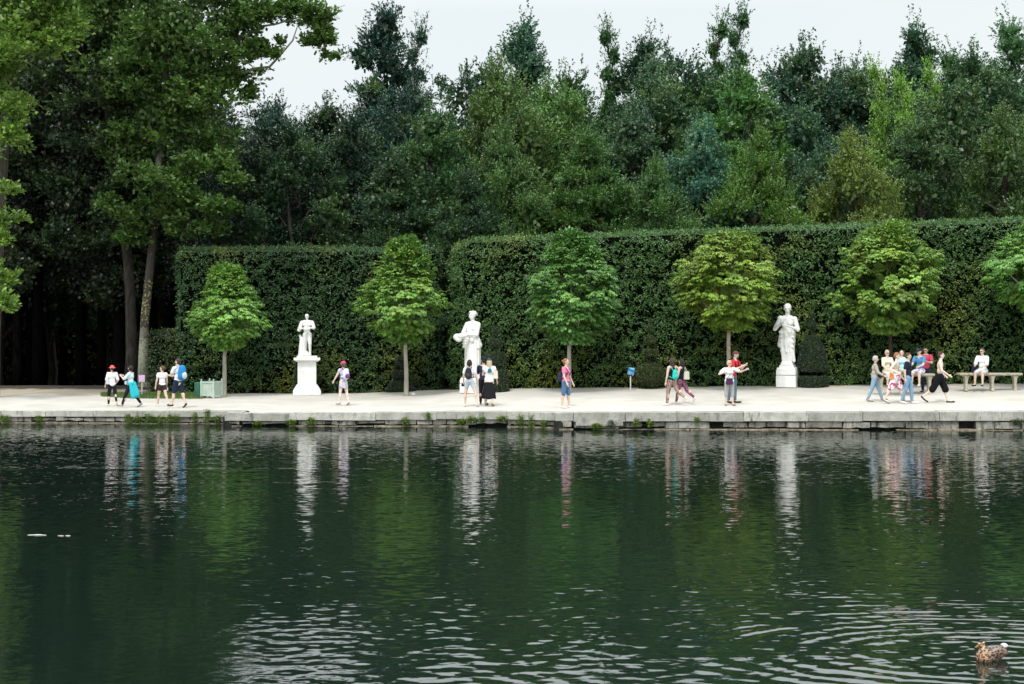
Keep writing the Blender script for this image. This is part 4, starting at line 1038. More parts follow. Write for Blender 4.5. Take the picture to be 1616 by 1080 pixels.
# ------------------------------------------------------------------ statues
MARBLE = noisy('white_marble', (.68, .68, .66), (.80, .80, .78), 3, rough=.6, spec=.3, bump=.006, bump_scale=25, c3=(.62, .62, .59), c3_scale=6, c3_pos=.70)
def pedestal_mb(w, h, cap=True, base=.16):
    mb = MB()
    if cap:
        mb.box((0, 0, .09), (w*1.50, w*1.50, .18)); mb.box((0, 0, .18 + .14), (w*1.50, w*1.50, .28), top=.72); mb.box((0, 0, .46 + (h - .46 - .16)/2), (w, w, h - .46 - .16 - .004))
        mb.box((0, 0, h - .13), (w*1.16, w*1.16, .06), top=1.12); mb.box((0, 0, h - .05), (w*1.42, w*1.42, .10))
    else:
        mb.box((0, 0, h*.30), (w, w, h*.60)); mb.box((0, 0, h*.62 + .004 + h*.12), (w*.99, w*.99, h*.24)); mb.box((0, 0, h*.87 + h*.065), (w*.97, w*.97, h*.13), top=.93)
    return mb
def drape_disp(amp, sc, seed, zlo=-1e9, zhi=1e9):
    def f(co, no):
        c = co.astype(float); a = snoise(c*[1.0, 1.0, .28], sc, seed); m = ((c[:, 2] > zlo) & (c[:, 2] < zhi)).astype(float)
        return co + no*((a*amp*m)[:, None])
    return f
# 1: man with hands folded at the chest, a stump by his leg
p = stand(484.5, 623); s1 = F/p[1]
root = empty('marble_statue', tuple(p), math.radians(8)); tag(root, 'white statue of a standing man with folded hands on a tall moulded pedestal', 'statue')
hped = 58/s1; wped = 29/s1
pedestal_mb(wped, hped).build('pedestal', MARBLE, root, bevel=.012)
mb = MB(); mb.box((0, 0, hped + .045), (wped*1.1, wped*1.05, .085)); 
r = Rig(H=(623-497-62)/s1*1.0, sex='m', width=1.12, legs=((16, 22, 0), (0, 0, 0)), arms=((26, 15, 86, 60), (16, 17, 96, 60)), head=(-25, 28))
bm_ = body_mb(r); k = r.H
for i in range(2): bm_.cap(r.sh[i] + vec(0, .01, 0), r.el[i] + vec(0, .01, .02*k), .05*k, .04*k); bm_.cap(r.sh[i], r.neck, .045*k, .04*k)
bm_.cap(r.sh[1] + vec(0, .03*k, 0), r.el[1] + vec(-.02*k, .03*k, -.03*k), .05*k, .045*k)
bm_.cap((-.15*k, .05*k, 0), (-.13*k, .05*k, .42*k), .075*k, .05*k); bm_.cap((-.13*k, .05*k, .40*k), (-.17*k, .06*k, .5*k), .04*k, .03*k)
bm_.cap((.03*k, .06*k, 0), (-.08*k, .06*k, .1*k), .08*k, .08*k); bm_.cap(r.pel + vec(-.04*k, .03*k, -.03*k), (-.07*k, .05*k, .1*k), .07*k, .06*k); bm_.cap(r.hip[0], r.knee[0], .064*k, .044*k); bm_.cap(r.knee[0], r.ankle[0], .042*k, .030*k); bm_.ell(r.hp(0, -.01, .03), (.052*k, .06*k, .05*k)); bm_.cap((.06*k, -.15*k, .68*k), (-.06*k, -.16*k, .66*k), .03*k, .03*k)
mb2 = MB(); [mb2.add(v, []) for v in []]
fig = bm_.build('figure', MARBLE, root, remesh=.012, smooth_it=2, disp=drape_disp(.006, 16, 4)); fig.location = (0, 0, hped + .08)
mb.build('plinth', MARBLE, root, bevel=.01)
# 2: woman in a gathered robe carrying a bundle
p = stand(746, 620); s2 = F/p[1]
root = empty('marble_statue', tuple(p), math.radians(-30)); tag(root, 'white statue of a robed woman cradling a bundle, behind the black backpack', 'statue')
hb = 24/s2
pedestal_mb(30/s2, hb, cap=False).build('pedestal', MARBLE, root, bevel=.012)
r = Rig(H=(620-492-24-3)/s2, sex='f', width=1.02, legs=((10, 14, 0), (0, 0, 0)), arms=((26, 6, 62, 50), (34, 4, 36, 14)), head=(-25, 4)); k = r.H
bm_ = body_mb(r)
bm_.ell(r.pel + vec(0, 0, .02*k), (.125*k, .10*k, .10*k)); bm_.ell(r.chest + vec(0, 0, -.03*k), (.108*k, .080*k, .12*k)); bm_.ell(r.waist, (.098*k, .08*k, .10*k)); [bm_.cap(r.sh[i], r.el[i], .042*k, .038*k) for i in range(2)]; [bm_.cap(r.sh[i], r.neck, .042*k, .038*k) for i in range(2)]; bm_.cap(r.pel + vec(0, 0, -.05*k), vec(.0, -.02*k, .0), .112*k, .095*k, 16)
for q in range(15):
    a = q*2*math.pi/15 + .2; bm_.cap(r.pel + vec(.115*k*math.cos(a), .095*k*math.sin(a), random.uniform(-.04, .04)*k), vec(.108*k*math.cos(a + .15), .10*k*math.sin(a + .15), 0), .018*k, .024*k, 7)
for q in range(5): bm_.cap(r.pel + vec(.13*k, -.03*k, (.05 - .03*q)*k), r.pel + vec(-.11*k, -.09*k, (.12 - .045*q)*k), .026*k, .022*k, 8)
bm_.cap(r.waist + vec(.05*k, .0, .02*k), r.pel + vec(.115*k, 0, -.04*k), .045*k, .05*k)
bm_.cap(r.chest + vec(-.06*k, -.06*k, .04*k), r.pel + vec(.05*k, -.10*k, .04*k), .03*k, .035*k)
hnd = r.wr[1] + r.hand[1]*.04*k
bm_.ell(hnd + vec(-.045*k, -.01*k, .01*k), (.065*k, .055*k, .055*k)); bm_.ell(hnd + vec(-.01*k, -.02*k, -.02*k), (.06*k, .05*k, .045*k)); bm_.ell(hnd + vec(.03*k, -.02*k, .03*k), (.06*k, .05*k, .04*k)); bm_.cap(hnd, r.wr[0], .04*k, .035*k)
bm_.ell(r.hp(0, -.02, .03), (.056*k, .06*k, .05*k)); bm_.ell(r.hp(0, -.065, .02), (.03*k,)*3); bm_.ell(r.hp(0, .02, .06), (.04*k, .025*k, .02*k))
fig = bm_.build('figure', MARBLE, root, remesh=.013, smooth_it=2, disp=drape_disp(.010, 14, 6, -1, .75*k)); fig.location = (0, 0, hb)
# 3: draped term figure on a square block
p = stand(1243, 611); s3 = F/p[1]
root = empty('marble_statue', tuple(p), math.radians(-22)); tag(root, 'slim white draped term statue on a square block, beside the bell topiary', 'statue')
pedestal_mb(31/s3, 31/s3, cap=False).build('pedestal', MARBLE, root, bevel=.012)
hb = 30/s3; mb = MB()
mb.lathe([(.30, 0), (.30, .07), (.22, .10), (.20, .20), (.235, .24), (.235, .27)], (0, 0, hb), seg=4); 
mb = MB(); mb.box((0, 0, hb + .06), (23/s3, 23/s3, .12), top=.96); mb.box((0, 0, hb + .12 + .09), (20/s3, 20/s3, .17), top=.78); mb.build('plinth', MARBLE, root, bevel=.02)
zt = (580-478-12)/s3; r = Rig(H=zt/.79, sex='f', width=1.02, arms=((24, 18, 92, 45), (30, 20, 96, 40)), head=(8, 8)); k = r.H
dz = zt - (r.hc[2] + .067*k); bm_ = MB()
TR = r.TR()
bt = body_mb(r)
# keep only what is above the hips: legs are replaced by the tapering shaft
r0 = r
for nme in ('hip', 'knee', 'ankle', 'toe'):
    setattr(r0, nme, [r0.pel + vec(0, 0, -.02*k)]*2)
bt = body_mb(r0)
z_h = r.pel[2]; zl = -dz
bt.box((0, 0, (z_h + zl)/2), (.140*k, .125*k, z_h - zl), top=1.25)
bt.ell(vec(0, 0, z_h - .03*k), (.112*k, .095*k, .15*k)); bt.ell(r.waist, (.092*k, .075*k, .10*k)); bt.cap(vec(-.055*k, 0, z_h - .05*k), vec(-.062*k, -.01*k, z_h - .22*k), .06*k, .028*k)
for q in range(9):
    a = q*2*math.pi/9 + .3; bt.cap(vec(.095*k*math.cos(a), .08*k*math.sin(a), z_h + .10*k), vec(.085*k*math.cos(a + .2), .075*k*math.sin(a + .2), z_h - .17*k), .018*k, .02*k, 7)
bt.cap(r.sh[1], r.waist + vec(.03*k, -.05*k, 0), .045*k, .035*k); bt.cap(r.waist + vec(-.07*k, 0, .02*k), vec(-.098*k, 0, z_h - .08*k), .04*k, .045*k)
bt.cap(vec(.06*k, -.05*k, z_h - .04*k), vec(.095*k, -.03*k, z_h - .30*k), .032*k, .022*k)
for q in range(3): bt.cap(vec(-.10*k, -.04*k, z_h + (.10 - .06*q)*k), vec(.09*k, -.07*k, z_h + (.03 - .07*q)*k), .020*k, .016*k, 8)
for i in range(2): bt.cap(r.sh[i], r.el[i], .036*k, .032*k)
bt.ell(r.hp(0, -.02, .02), (.054*k, .06*k, .056*k)); bt.cap(r.hp(0, -.04, 0), r.neck - vec(0, -.03*k, .02*k), .035*k, .03*k)
fig = bt.build('figure', MARBLE, root, remesh=.013, smooth_it=2, disp=drape_disp(.008, 14, 9)); fig.location = (0, 0, hb + .29 + dz)

# ------------------------------------------------------------------ young horse chestnuts
def chestnut(px, py_base, ytop, ybot, xl, xr, col, label, seed, prof, dens=1.0, yellow=(.24, .28, .04), amount=.5, skew=0.0, d=None, bark=BARK_PALE):
    r = np.random.default_rng(seed)
    p = stand(px, py_base) if d is None else np.array([wx(px, d), d, float(gz(wx(px, d), d))])
    s = F/p[1]; root = empty('chestnut_tree', tuple(p)); tag(root, label, 'tree', 'young horse chestnut trees along the promenade')
    H = (py_base - ytop)/s if d is None else (EYE + (HY - ytop)/s - p[2]); Hb = H - (ybot - ytop)/s; Rm = (xr - xl)/2/s - .30; off = ((xl + xr)/2 - px)/s
    pt, pr = zip(*prof)
    n = int(240*dens*(Rm/2.0)**1.3*max(1, (H - Hb)/4.2)) + 20
    t = r.uniform(0, 1, n); ph = r.uniform(0, 6.283, n); rad = Rm*np.interp(t, pt, pr)*(1 + r.normal(size=n)*.07 + .13*np.sin(3*ph + seed)*np.sin(t*7 + seed))*r.uniform(.72, 1.0, n)
    C = np.stack([off*(1 - abs(t - .4)) + rad*np.cos(ph), rad*np.sin(ph), Hb + (H - Hb)*t*.96 + .05], 1)
    tiers = np.round(C[:, 2]/.42)*.42; C[:, 2] = C[:, 2]
    parts = []; m = 17
    O = C[:, None] + sph(n*m, r, -.35).reshape(n, m, 3)*[.40, .40, .26]*r.uniform(.6, 1, (n, m, 1)); O = O.reshape(-1, 3)
    axis = np.array([off*.6, 0, Hb + (H - Hb)*.3]); out = O - axis; out[:, 2] *= .4; out = norm(out + r.normal(size=out.shape)*.25)
    side = norm(np.cross(out, [0, 0, 1.0])); var = np.clip(np.repeat(r.normal(.5, .17, n), m) + r.normal(0, .12, n*m), 0, 1)
    Lf = .20*r.uniform(.75, 1.2, len(O))
    for a in (-110, -68, -34, 0, 34, 68, 110):
        A_ = math.radians(a) + r.normal(size=len(O))*.1
        U = out*np.cos(A_)[:, None] + side*np.sin(A_)[:, None]; U[:, 2] -= .55 + r.uniform(-.15, .35, len(O)); U = norm(U)
        Nn = norm(np.array([0, 0, 1.0]) + out*.4 + r.normal(size=U.shape)*.15); Nn = norm(Nn - (Nn*U).sum(-1, keepdims=True)*U)
        ln = Lf*(1 - abs(a)/110*.45)
        V, Q = leaf_quads(O, U, Nn, ln, ln*.36, wpos=.62, droop=.18); parts.append((V, Q, np.clip(var + r.normal(0, .05, len(O)), 0, 1)))
    ni = 120; ti = r.uniform(0.02, .85, ni); pi_ = r.uniform(0, 6.28, ni); ri = Rm*np.interp(ti, pt, pr)*r.uniform(0, .6, ni)
    Ci = np.stack([off + ri*np.cos(pi_), ri*np.sin(pi_), Hb + .2 + (H - Hb)*ti], 1)
    V, Q = leaf_quads(Ci, norm(r.normal(size=(ni, 3))), norm(r.normal(size=(ni, 3))), np.full(ni, .5), np.full(ni, .4)); parts.append((V, Q, np.full(ni, .3)))
    V, Q, A_ = cat_leaves(parts)
    f = mesh_np('crown', V, Q, leaf_mat('chestnut_leaves', yellow=yellow, patch_scale=1.1, patch=(.45, .65), amount=amount, trans=.15), root, var=A_); f.color = (col[0]*1.3, col[1]*1.55, col[2]*1.7, 1)
    mb = MB()
    mb.tube([(0, 0, -.15), (0, 0, .1), (0.01, 0, Hb*.4), (off*.1 - .02, 0, Hb*.8), (off*.3, 0, Hb + .5), (off*.5, 0, H*.9)], [.125, .105, .09, .08, .065, .015], 10)
    for q in range(14):
        c = C[r.integers(n)]; mb.tube(limb_path((off*.3, 0, max(Hb*.95, c[2] - np.hypot(c[0], c[1])*.6 - .2)), c, r, .1, 4), np.linspace(.035, .008, 4), 5)
    mb.build('trunk', bark, root, smooth=True)
    return root
CONE = [(0, .15), (.12, .55), (.3, 1.0), (.45, .88), (.6, .6), (.8, .40), (1, .12)]
EGG = [(0, .22), (.12, .62), (.32, .97), (.52, 1.0), (.72, .76), (.88, .42), (1, .12)]
MUSH = [(0, .2), (.12, .6), (.28, .97), (.48, 1.0), (.68, .87), (.84, .62), (.94, .38), (1, .12)]
chestnut(354, 626, 419, 550, 294, 432, (.125, .215, .036), 'smallest young chestnut, bright green and cone-topped, beside the pale planter box', 71, CONE, amount=.25)
chestnut(641, 625, 374, 540, 556, 718, (.105, .180, .028), 'green young chestnut with a pointed top in front of the gap between the hedges', 72, CONE, amount=.35)
chestnut(898, 620, 365, 540, 829, 983, (.085, .165, .034), 'deep green egg-crowned chestnut behind the woman in the pink top', 73, EGG, dens=1.5, amount=.15)
chestnut(1150, 617, 366, 520, 1064, 1244, (.135, .190, .022), 'olive-yellow broad-crowned chestnut behind the pair taking a photo', 74, MUSH, amount=.6, bark=noisy('rusty_pale_bark', (.26, .24, .20), (.38, .35, .29), 7, c3=(.32, .15, .05), c3_scale=1.4, c3_pos=.55))
chestnut(1406, 612, 353, 524, 1314, 1494, (.120, .190, .028), 'yellow-green broad chestnut rising behind the group near the left bench', 75, MUSH, amount=.5, bark=BARK)
chestnut(1652, 612, 345, 492, 1552, 1760, (.095, .195, .032), 'fresh green chestnut half cut off by the right edge of the view', 76, EGG, amount=.3, d=56.5)

# ------------------------------------------------------------------ clipped yews
YEW = leaf_mat('yew_leaves', patch=(.5, .75), amount=.15, patch_scale=2, trans=.1, spread=.4)
def topiary(px, py, tiers, label, seed, col=(.032, .044, .018), stem=True, d=None):
    """tiers: (y bottom, y top, [(t, half width px)...]) in photo pixels"""
    r = np.random.default_rng(seed); p = stand(px, py) if d is None else np.array([wx(px, d), d, float(gz(wx(px, d), d))])
    s = F/p[1]; root = empty('topiary_shrub', tuple(p)); tag(root, label, 'topiary')
    mb = MB(); LV = []
    for (yb, yt, prof) in tiers:
        zb, zt_ = (EYE + (HY - yb)/s - p[2]), (EYE + (HY - yt)/s - p[2])
        pr = [(w/s, zb + (zt_ - zb)*t) for t, w in prof]
        mb.lathe([(max(.01, a - .02), b) for a, b in pr], seg=22)
        for (a0, b0), (a1, b1) in zip(pr[:-1], pr[1:]):
            n = int(4200*math.hypot(a1 - a0, b1 - b0)*max(.02, (a0 + a1)))
            t = r.uniform(0, 1, n); ph = r.uniform(0, 6.283, n); rr = a0 + (a1 - a0)*t
            O = np.stack([rr*np.cos(ph), rr*np.sin(ph), b0 + (b1 - b0)*t], 1)
            nr = norm(np.stack([np.cos(ph)*(b1 - b0), np.sin(ph)*(b1 - b0), np.full(n, -(a1 - a0))], 1) + r.normal(size=(n, 3))*.4)
            U = norm(nr + r.normal(size=(n, 3))*.8); Nn = norm(np.cross(U, r.normal(size=(n, 3))))
            V, Q = leaf_quads(O - nr*.02, U, Nn, np.full(n, .06)*r.uniform(.6, 1.3, n), np.full(n, .03)); LV.append((V, Q, np.clip(r.normal(.5, .2, n), 0, 1)))
    c = mb.build('clipped_form', noisy('yew_inside', (.012, .018, .008), (.03, .04, .018), 12, spec=.0), root, smooth=True)
    V, Q, A_ = cat_leaves(LV); f = mesh_np('foliage', V, Q, YEW, root, var=A_); f.color = (col[0]*1.7, col[1]*1.7, col[2]*1.7, 1)
    ztop = EYE + (HY - tiers[-1][1])/s - p[2]
    MB().tube([(0, 0, -.1), (0, 0, ztop - .1)], .035, 7).build('stem', BARK, root)
    return root
def ball(w): return [(0, w*.12), (.12, w*.62), (.3, w*.92), (.5, w), (.7, w*.9), (.88, w*.6), (1, w*.08)]
def drum(w): return [(0, w*.9), (.08, w), (.92, w*.98), (1, w*.85), (1.001, w*.1)]
def bell(w0, w1): return [(0, w0*.85), (.06, w0), (.35, w0*.93), (.7, w0*.5 + w1*.5), (.93, w1), (1, w1*.8), (1.001, .5)]
topiary(1026, 613, [(613, 570, ball(22.5)), (562.5, 552, drum(13)), (547, 529, ball(9.5)), (526, 512, ball(4.5)), (510, 502, ball(2.5))], 'topiary of one large ball with drum and small balls above, beside the blue sign', 81, (.036, .052, .018))
topiary(1282, 610, [(611, 594, drum(25)), (587, 530, bell(24, 11)), (522, 506, ball(7)), (503, 494, ball(4))], 'bell-shaped topiary over a low drum, right beside the term statue', 82, (.022, .036, .022))
topiary(1537, 603, [(598, 574, drum(24)), (559, 549, drum(28)), (541, 517, bell(13, 10)), (511, 497, ball(5))], 'tiered topiary with a flat disc and cylinder behind the right bench', 83, (.036, .045, .015))
topiary(782, 618, [(620, 581, bell(22, 17)), (577, 556, bell(17, 14)), (549, 535, drum(10)), (531, 515, ball(6))], 'tapering tiered topiary behind the woman with the beige shoulder bag', 84, (.026, .042, .024))
topiary(632, 618, [(619, 600, bell(24, 11)), (597, 585, drum(13)), (579, 562, bell(9, 5))], 'dark tiered topiary half hidden by the second chestnut trunk', 85, (.020, .032, .022))
topiary(470, 619, [(622, 560, [(0, 9), (.1, 9), (.98, 2), (1, 1)])], 'slim cone topiary peeping out behind the left statue pedestal', 86, (.03, .06, .03), d=64.4)

# ------------------------------------------------------------------ planter, bin, signs, benches
PG = noisy('pale_green_paint', (.36, .45, .38), (.44, .52, .45), 4, rough=.6)
p = stand(334, 628); s = F/p[1]
t = empty('planter_box', tuple(p), math.radians(-22)); tag(t, 'pale green slatted orangery planter box with ball finials, left of the first chestnut trunk', 'planter')
w, h = .62, .60
for sx in (-1, 1):
    for sy in (-1, 1):
        MB().box((sx*w/2, sy*w/2, .37), (.07, .07, .74)).lathe([(.012, 0), (.035, .03), (.035, .06), (.008, .085)], (sx*w/2, sy*w/2, .74), seg=10).build('corner_post', PG, t, bevel=.004)
for q, (dx, dy, rz) in enumerate(((0, -1, 0), (0, 1, 0), (1, 0, 90), (-1, 0, 90))):
    mb = MB(); n = 7; ww = (w - .075)/n
    for j in range(n):
        o_ = -w/2 + .0375 + ww*(j + .5); c = (o_, dy*w/2*.97, .10 + h/2) if rz == 0 else (dx*w/2*.97, o_, .10 + h/2)
        mb.box(c, (ww - .010, .022, h) if rz == 0 else (.022, ww - .010, h))
    mb.build('side_panel', PG, t)
    for z in (.12, .68):
        c = (0, dy*(w/2 + .012), z) if rz == 0 else (dx*(w/2 + .012), 0, z)
        MB().box(c, (w - .075, .03, .06) if rz == 0 else (.03, w - .075, .06)).build('rail', PG, t)
MB().box((0, 0, .40), (w - .08, w - .08, .50)).build('soil_fill', pmat('dark_soil', (.03, .025, .02), .95, .1), t)
p = stand(314, 628); t = empty('litter_bin', tuple(p)); tag(t, 'dark green round litter bin standing left of the pale planter box', 'bin')
BIN = noisy('green_bin_metal', (.035, .13, .085), (.05, .17, .11), 5, rough=.5)
mb = MB(); mb.lathe([(.17, 0), (.17, .03), (.165, .03), (.185, .60), (.195, .60), (.195, .63)], seg=24)
mb.build('bin_body', BIN, t)
mb = MB()
for q in range(24):
    a = q*math.pi/12; mb.box((.188*math.cos(a), .188*math.sin(a), .32), (.008, .026, .54), a)
mb.build('slats', BIN, t); MB().lathe([(.20, .625), (.21, .64), (.20, .66), (.10, .675), (.02, .68)], seg=24).build('lid_ring', BIN, t, smooth=False)
# purple notice on a post
p = stand(224, 625); s = F/p[1]
t = empty('notice_sign', tuple(p)); tag(t, 'small lilac notice board on a pale post in front of the big leaning trunk', 'sign')
MB().box((0, 0, .33), (.05, .04, .70)).build('post', noisy('weathered_post', (.35, .33, .29), (.46, .44, .40), 9), t, bevel=.004)
MB().box((0, -.03, .80), (.27, .02, .24)).build('board', pmat('lilac_board', (.60, .38, .62), .6), t, bevel=.003)
MB().box((0, -.028, .64), (.25, .016, .065)).build('lower_board', pmat('white_board', (.62, .62, .62), .6), t, bevel=.003)
mb = MB()
for q in range(3): mb.box((-.07 + q*.07, -.0385, .64), (.04, .004, .035))
mb.box((0, -.0375, .622), (.20, .002, .006)); mb.build('printing', pmat('grey_print', (.2, .2, .2), .6), t)
# blue information lectern
p = stand(995, 616); s = F/p[1]
t = empty('information_sign', tuple(p)); tag(t, 'tilted blue information panel on a slim pale post, left of the ball topiary', 'sign')
MB().box((0, 0, .30), (.05, .05, .62)).build('post', noisy('pale_post', (.50, .49, .45), (.62, .60, .56), 9), t, bevel=.004)
Rt = Matrix.Rotation(math.radians(-14), 4, 'Y')
pan = MB().box((0, 0, 0), (.27, .02, .34)).build('panel', noisy('blue_print', (.03, .10, .30), (.10, .30, .55), 6, rough=.3, lo=.4, hi=.6, c3=(.35, .35, .6), c3_scale=9, c3_pos=.6), t, bevel=.003); pan.location = (.02, -.02, .80); pan.rotation_euler = (math.radians(-25), math.radians(14), 0)
pan = MB().box((0, 0, 0), (.15, .006, .07)).build('panel_header', pmat('cyan_header', (.10, .50, .68), .3), t); pan.location = (.065, -.088, .91); pan.rotation_euler = (math.radians(-25), math.radians(14), 0)
# benches
BEN = noisy('bench_limestone', (.34, .31, .24), (.48, .44, .35), 6, bump=.01, c3=(.30, .27, .21), c3_scale=5)
def bench(xl, xr, ytop, ybot, legs, label, d, rz=0.0):
    c = np.array([wx((xl + xr)/2, d), d, 0]); c[2] = gz(c[0], c[1]); s = F/d; L_ = (xr - xl)/s; top = EYE + (HY - ytop)/s - c[2]
    t = empty('stone_bench', tuple(c), rz); tag(t, label, 'bench')
    MB().box((0, 0, top - .045), (L_, .46, .075)).box((0, 0, top - .0975), (L_ - .10, .38, .03)).build('seat', BEN, t, bevel=.015)
    for lx in legs:
        x = (lx - (xl + xr)/2)/s; mb = MB(); hgt = top - .1125
        V = []; prof = [(.065, .17, 0), (.065, .17, .05), (.05, .14, .08), (.045, .12, hgt*.45), (.06, .15, hgt*.8), (.10, .18, hgt - .002)]
        for hx, hy, z in prof: V += [(x - hx, -hy, z), (x + hx, -hy, z), (x + hx, hy, z), (x - hx, hy, z)]
        n = len(prof); Fs = [(i*4 + j, i*4 + (j+1) % 4, (i+1)*4 + (j+1) % 4, (i+1)*4 + j) for i in range(n-1) for j in range(4)] + [(3, 2, 1, 0), tuple((n-1)*4 + q for q in range(4))]
        mb.add(V, Fs).build('leg', BEN, t, bevel=.012)
    return c, top
bA = bench(1376, 1473, 589.5, 608, (1390, 1466), 'left stone bench, mostly hidden behind the shirtless man in flowered shorts and his friends', 56.0)
bB = bench(1512, 1611, 588.5, 607, (1524, 1565, 1601), 'right stone bench where the man in white sits alone', 56.6)
# small white stone by the second chestnut
p = stand(652, 624); r_ = MB().ell((0, 0, .05), (.10, .08, .07)).build('round_stone', MARBLE, None, smooth=True); r_.location = tuple(p); tag(r_, 'small round whitish stone at the foot of the second chestnut trunk', 'stone')

# ------------------------------------------------------------------ grass and weeds
def grass():
    r = np.random.default_rng(5); n = 15000
    px = r.uniform(160, 330, n); d = r.uniform(60.2, 64.9, n)
    front = np.interp(px, [160, 200, 320, 330], [62.5, 61.0, 60.7, 63]); keep = d > front + r.normal(size=n)*.12; px, d = px[keep], d[keep]; n = len(px)
    x = wx(px, d); O = np.stack([x, d, gz(x, d) - .01], 1); U = norm(np.array([0, 0, 1.0]) + r.normal(size=(n, 3))*.4); Nn = norm(np.cross(U, r.normal(size=(n, 3))))
    V, Q = leaf_quads(O, U, Nn, r.uniform(.05, .15, n), np.full(n, .022)); o = mesh_np('grass', V, Q, LEAF, var=np.clip(r.normal(.5, .2, n), 0, 1)); o.color = (.10, .17, .035, 1); tag(o, 'short green grass strip at the foot of the big trees', 'grass', kind='stuff')
grass()
def weed(px, ytop, ybot, wpx_, label, seed, col=(.12, .21, .03), z0=.06):
    r = np.random.default_rng(seed); x0 = wx(px, 52.5); yq = float(np.interp(x0, QX, QY)) - .03; x = wx(px, yq); s = F/yq
    z0 = EYE + (HY - ybot)/s; z1 = EYE + (HY - ytop)/s; z0 = max(.02, z0)
    root = empty('wall_weed', (x, yq, z0)); tag(root, label, 'plant', 'weeds growing out of the quay wall joints')
    n = 34 + int(wpx_*2.2); O = np.stack([r.uniform(-.5, .5, n)*wpx_/s*.9, r.uniform(-.02, .12, n), r.uniform(0, 1, n)**1.1*(z1 - z0)*.85], 1)
    O[:, 0] *= (1 - .45*O[:, 2]/max(z1 - z0, .05))
    D = norm(np.stack([r.normal(size=n)*.7, -np.abs(r.normal(size=n))*.6, np.full(n, .8)], 1)); O[:, 1] -= .03
    V, Q, A_ = sprays(O, D, r.uniform(.06, .14, n), 5, .055, r, flat=.5, sag=.2, ratio=.55)
    f = mesh_np('leaves', V, Q, LEAF, root, var=A_); f.color = (*col, 1)
    mb = MB()
    for q in range(4): mb.tube([(O[q, 0]*.3, .03, 0), (O[q, 0]*.7, -.01, (z1 - z0)*.5), (O[q, 0], -.02, (z1 - z0)*.8)], [.006, .005, .003], 5)
    mb.build('stem', pmat('weed_stem', (.10, .14, .04)), root)
WEEDS = [(8, 656, 667, 18, 'at the far left edge of the wall'), (62, 657, 667, 16, 'second clump from the left edge'), (203, 655, 668, 14, 'below the person with the turquoise jacket'), (218, 656, 668, 12, 'below the lilac notice'), (236, 654, 668, 22, 'wide clump between the two walking couples'),
 (253, 656, 668, 14, 'below the woman in the dark shorts'), (268, 655, 668, 12, 'left of the man with the blue backpack'), (279, 655, 667, 11, 'below the man with the blue backpack'), (307, 650, 668, 9, 'narrow clump below the litter bin'), (327, 645, 670, 13, 'tallest weed of all, rising above the coping below the planter box'), (343, 655, 668, 7, 'thin weed right of the tallest one'), (358, 654, 669, 8, 'below the first chestnut trunk'), (377, 658, 672, 18, 'bright bushy one just left of the step in the wall'),
 (407, 668, 674, 12, 'low one right after the step in the wall'), (460, 664, 674, 12, 'below the left-hand statue, first of two'), (490, 660, 674, 18, 'below the left-hand statue, larger of two'), (640, 660, 672, 12, 'below the second chestnut trunk'), (676, 652, 664, 5, 'tiny one between the second chestnut and the middle statue'), (727, 663, 672, 14, 'left of the woman with the dark backpack'), (744, 658, 668, 16, 'bright one below the woman with the dark backpack'), (760, 659, 667, 10, 'below the woman in the long black skirt'), (792, 658, 666, 20, 'wide bright one just right of the long black skirt'),
 (822, 654, 674, 12, 'first of three between the black skirt and the pink top'), (838, 655, 675, 8, 'middle one of three between the black skirt and the pink top'), (857, 664, 676, 9, 'last of three before the nose of the wall'), (942, 669, 678, 20, 'bright leafy one right of the wall nose'), (965, 664, 675, 14, 'dark ivy patch left of the blue sign'), (1004, 662, 675, 12, 'below the blue information sign'), (1025, 662, 675, 8, 'below the ball topiary'), (1100, 660, 668, 4, 'small single tuft right of the two women in tank tops'), (1606, 662, 672, 20, 'dark ivy at the right edge')]
for i, (px, a, b_, w_, tx) in enumerate(WEEDS): weed(px, a, b_, w_, 'wall weed, ' + tx, 200 + i, col=(.05, .09, .03) if 'ivy' in tx else (.13, .22, .03))

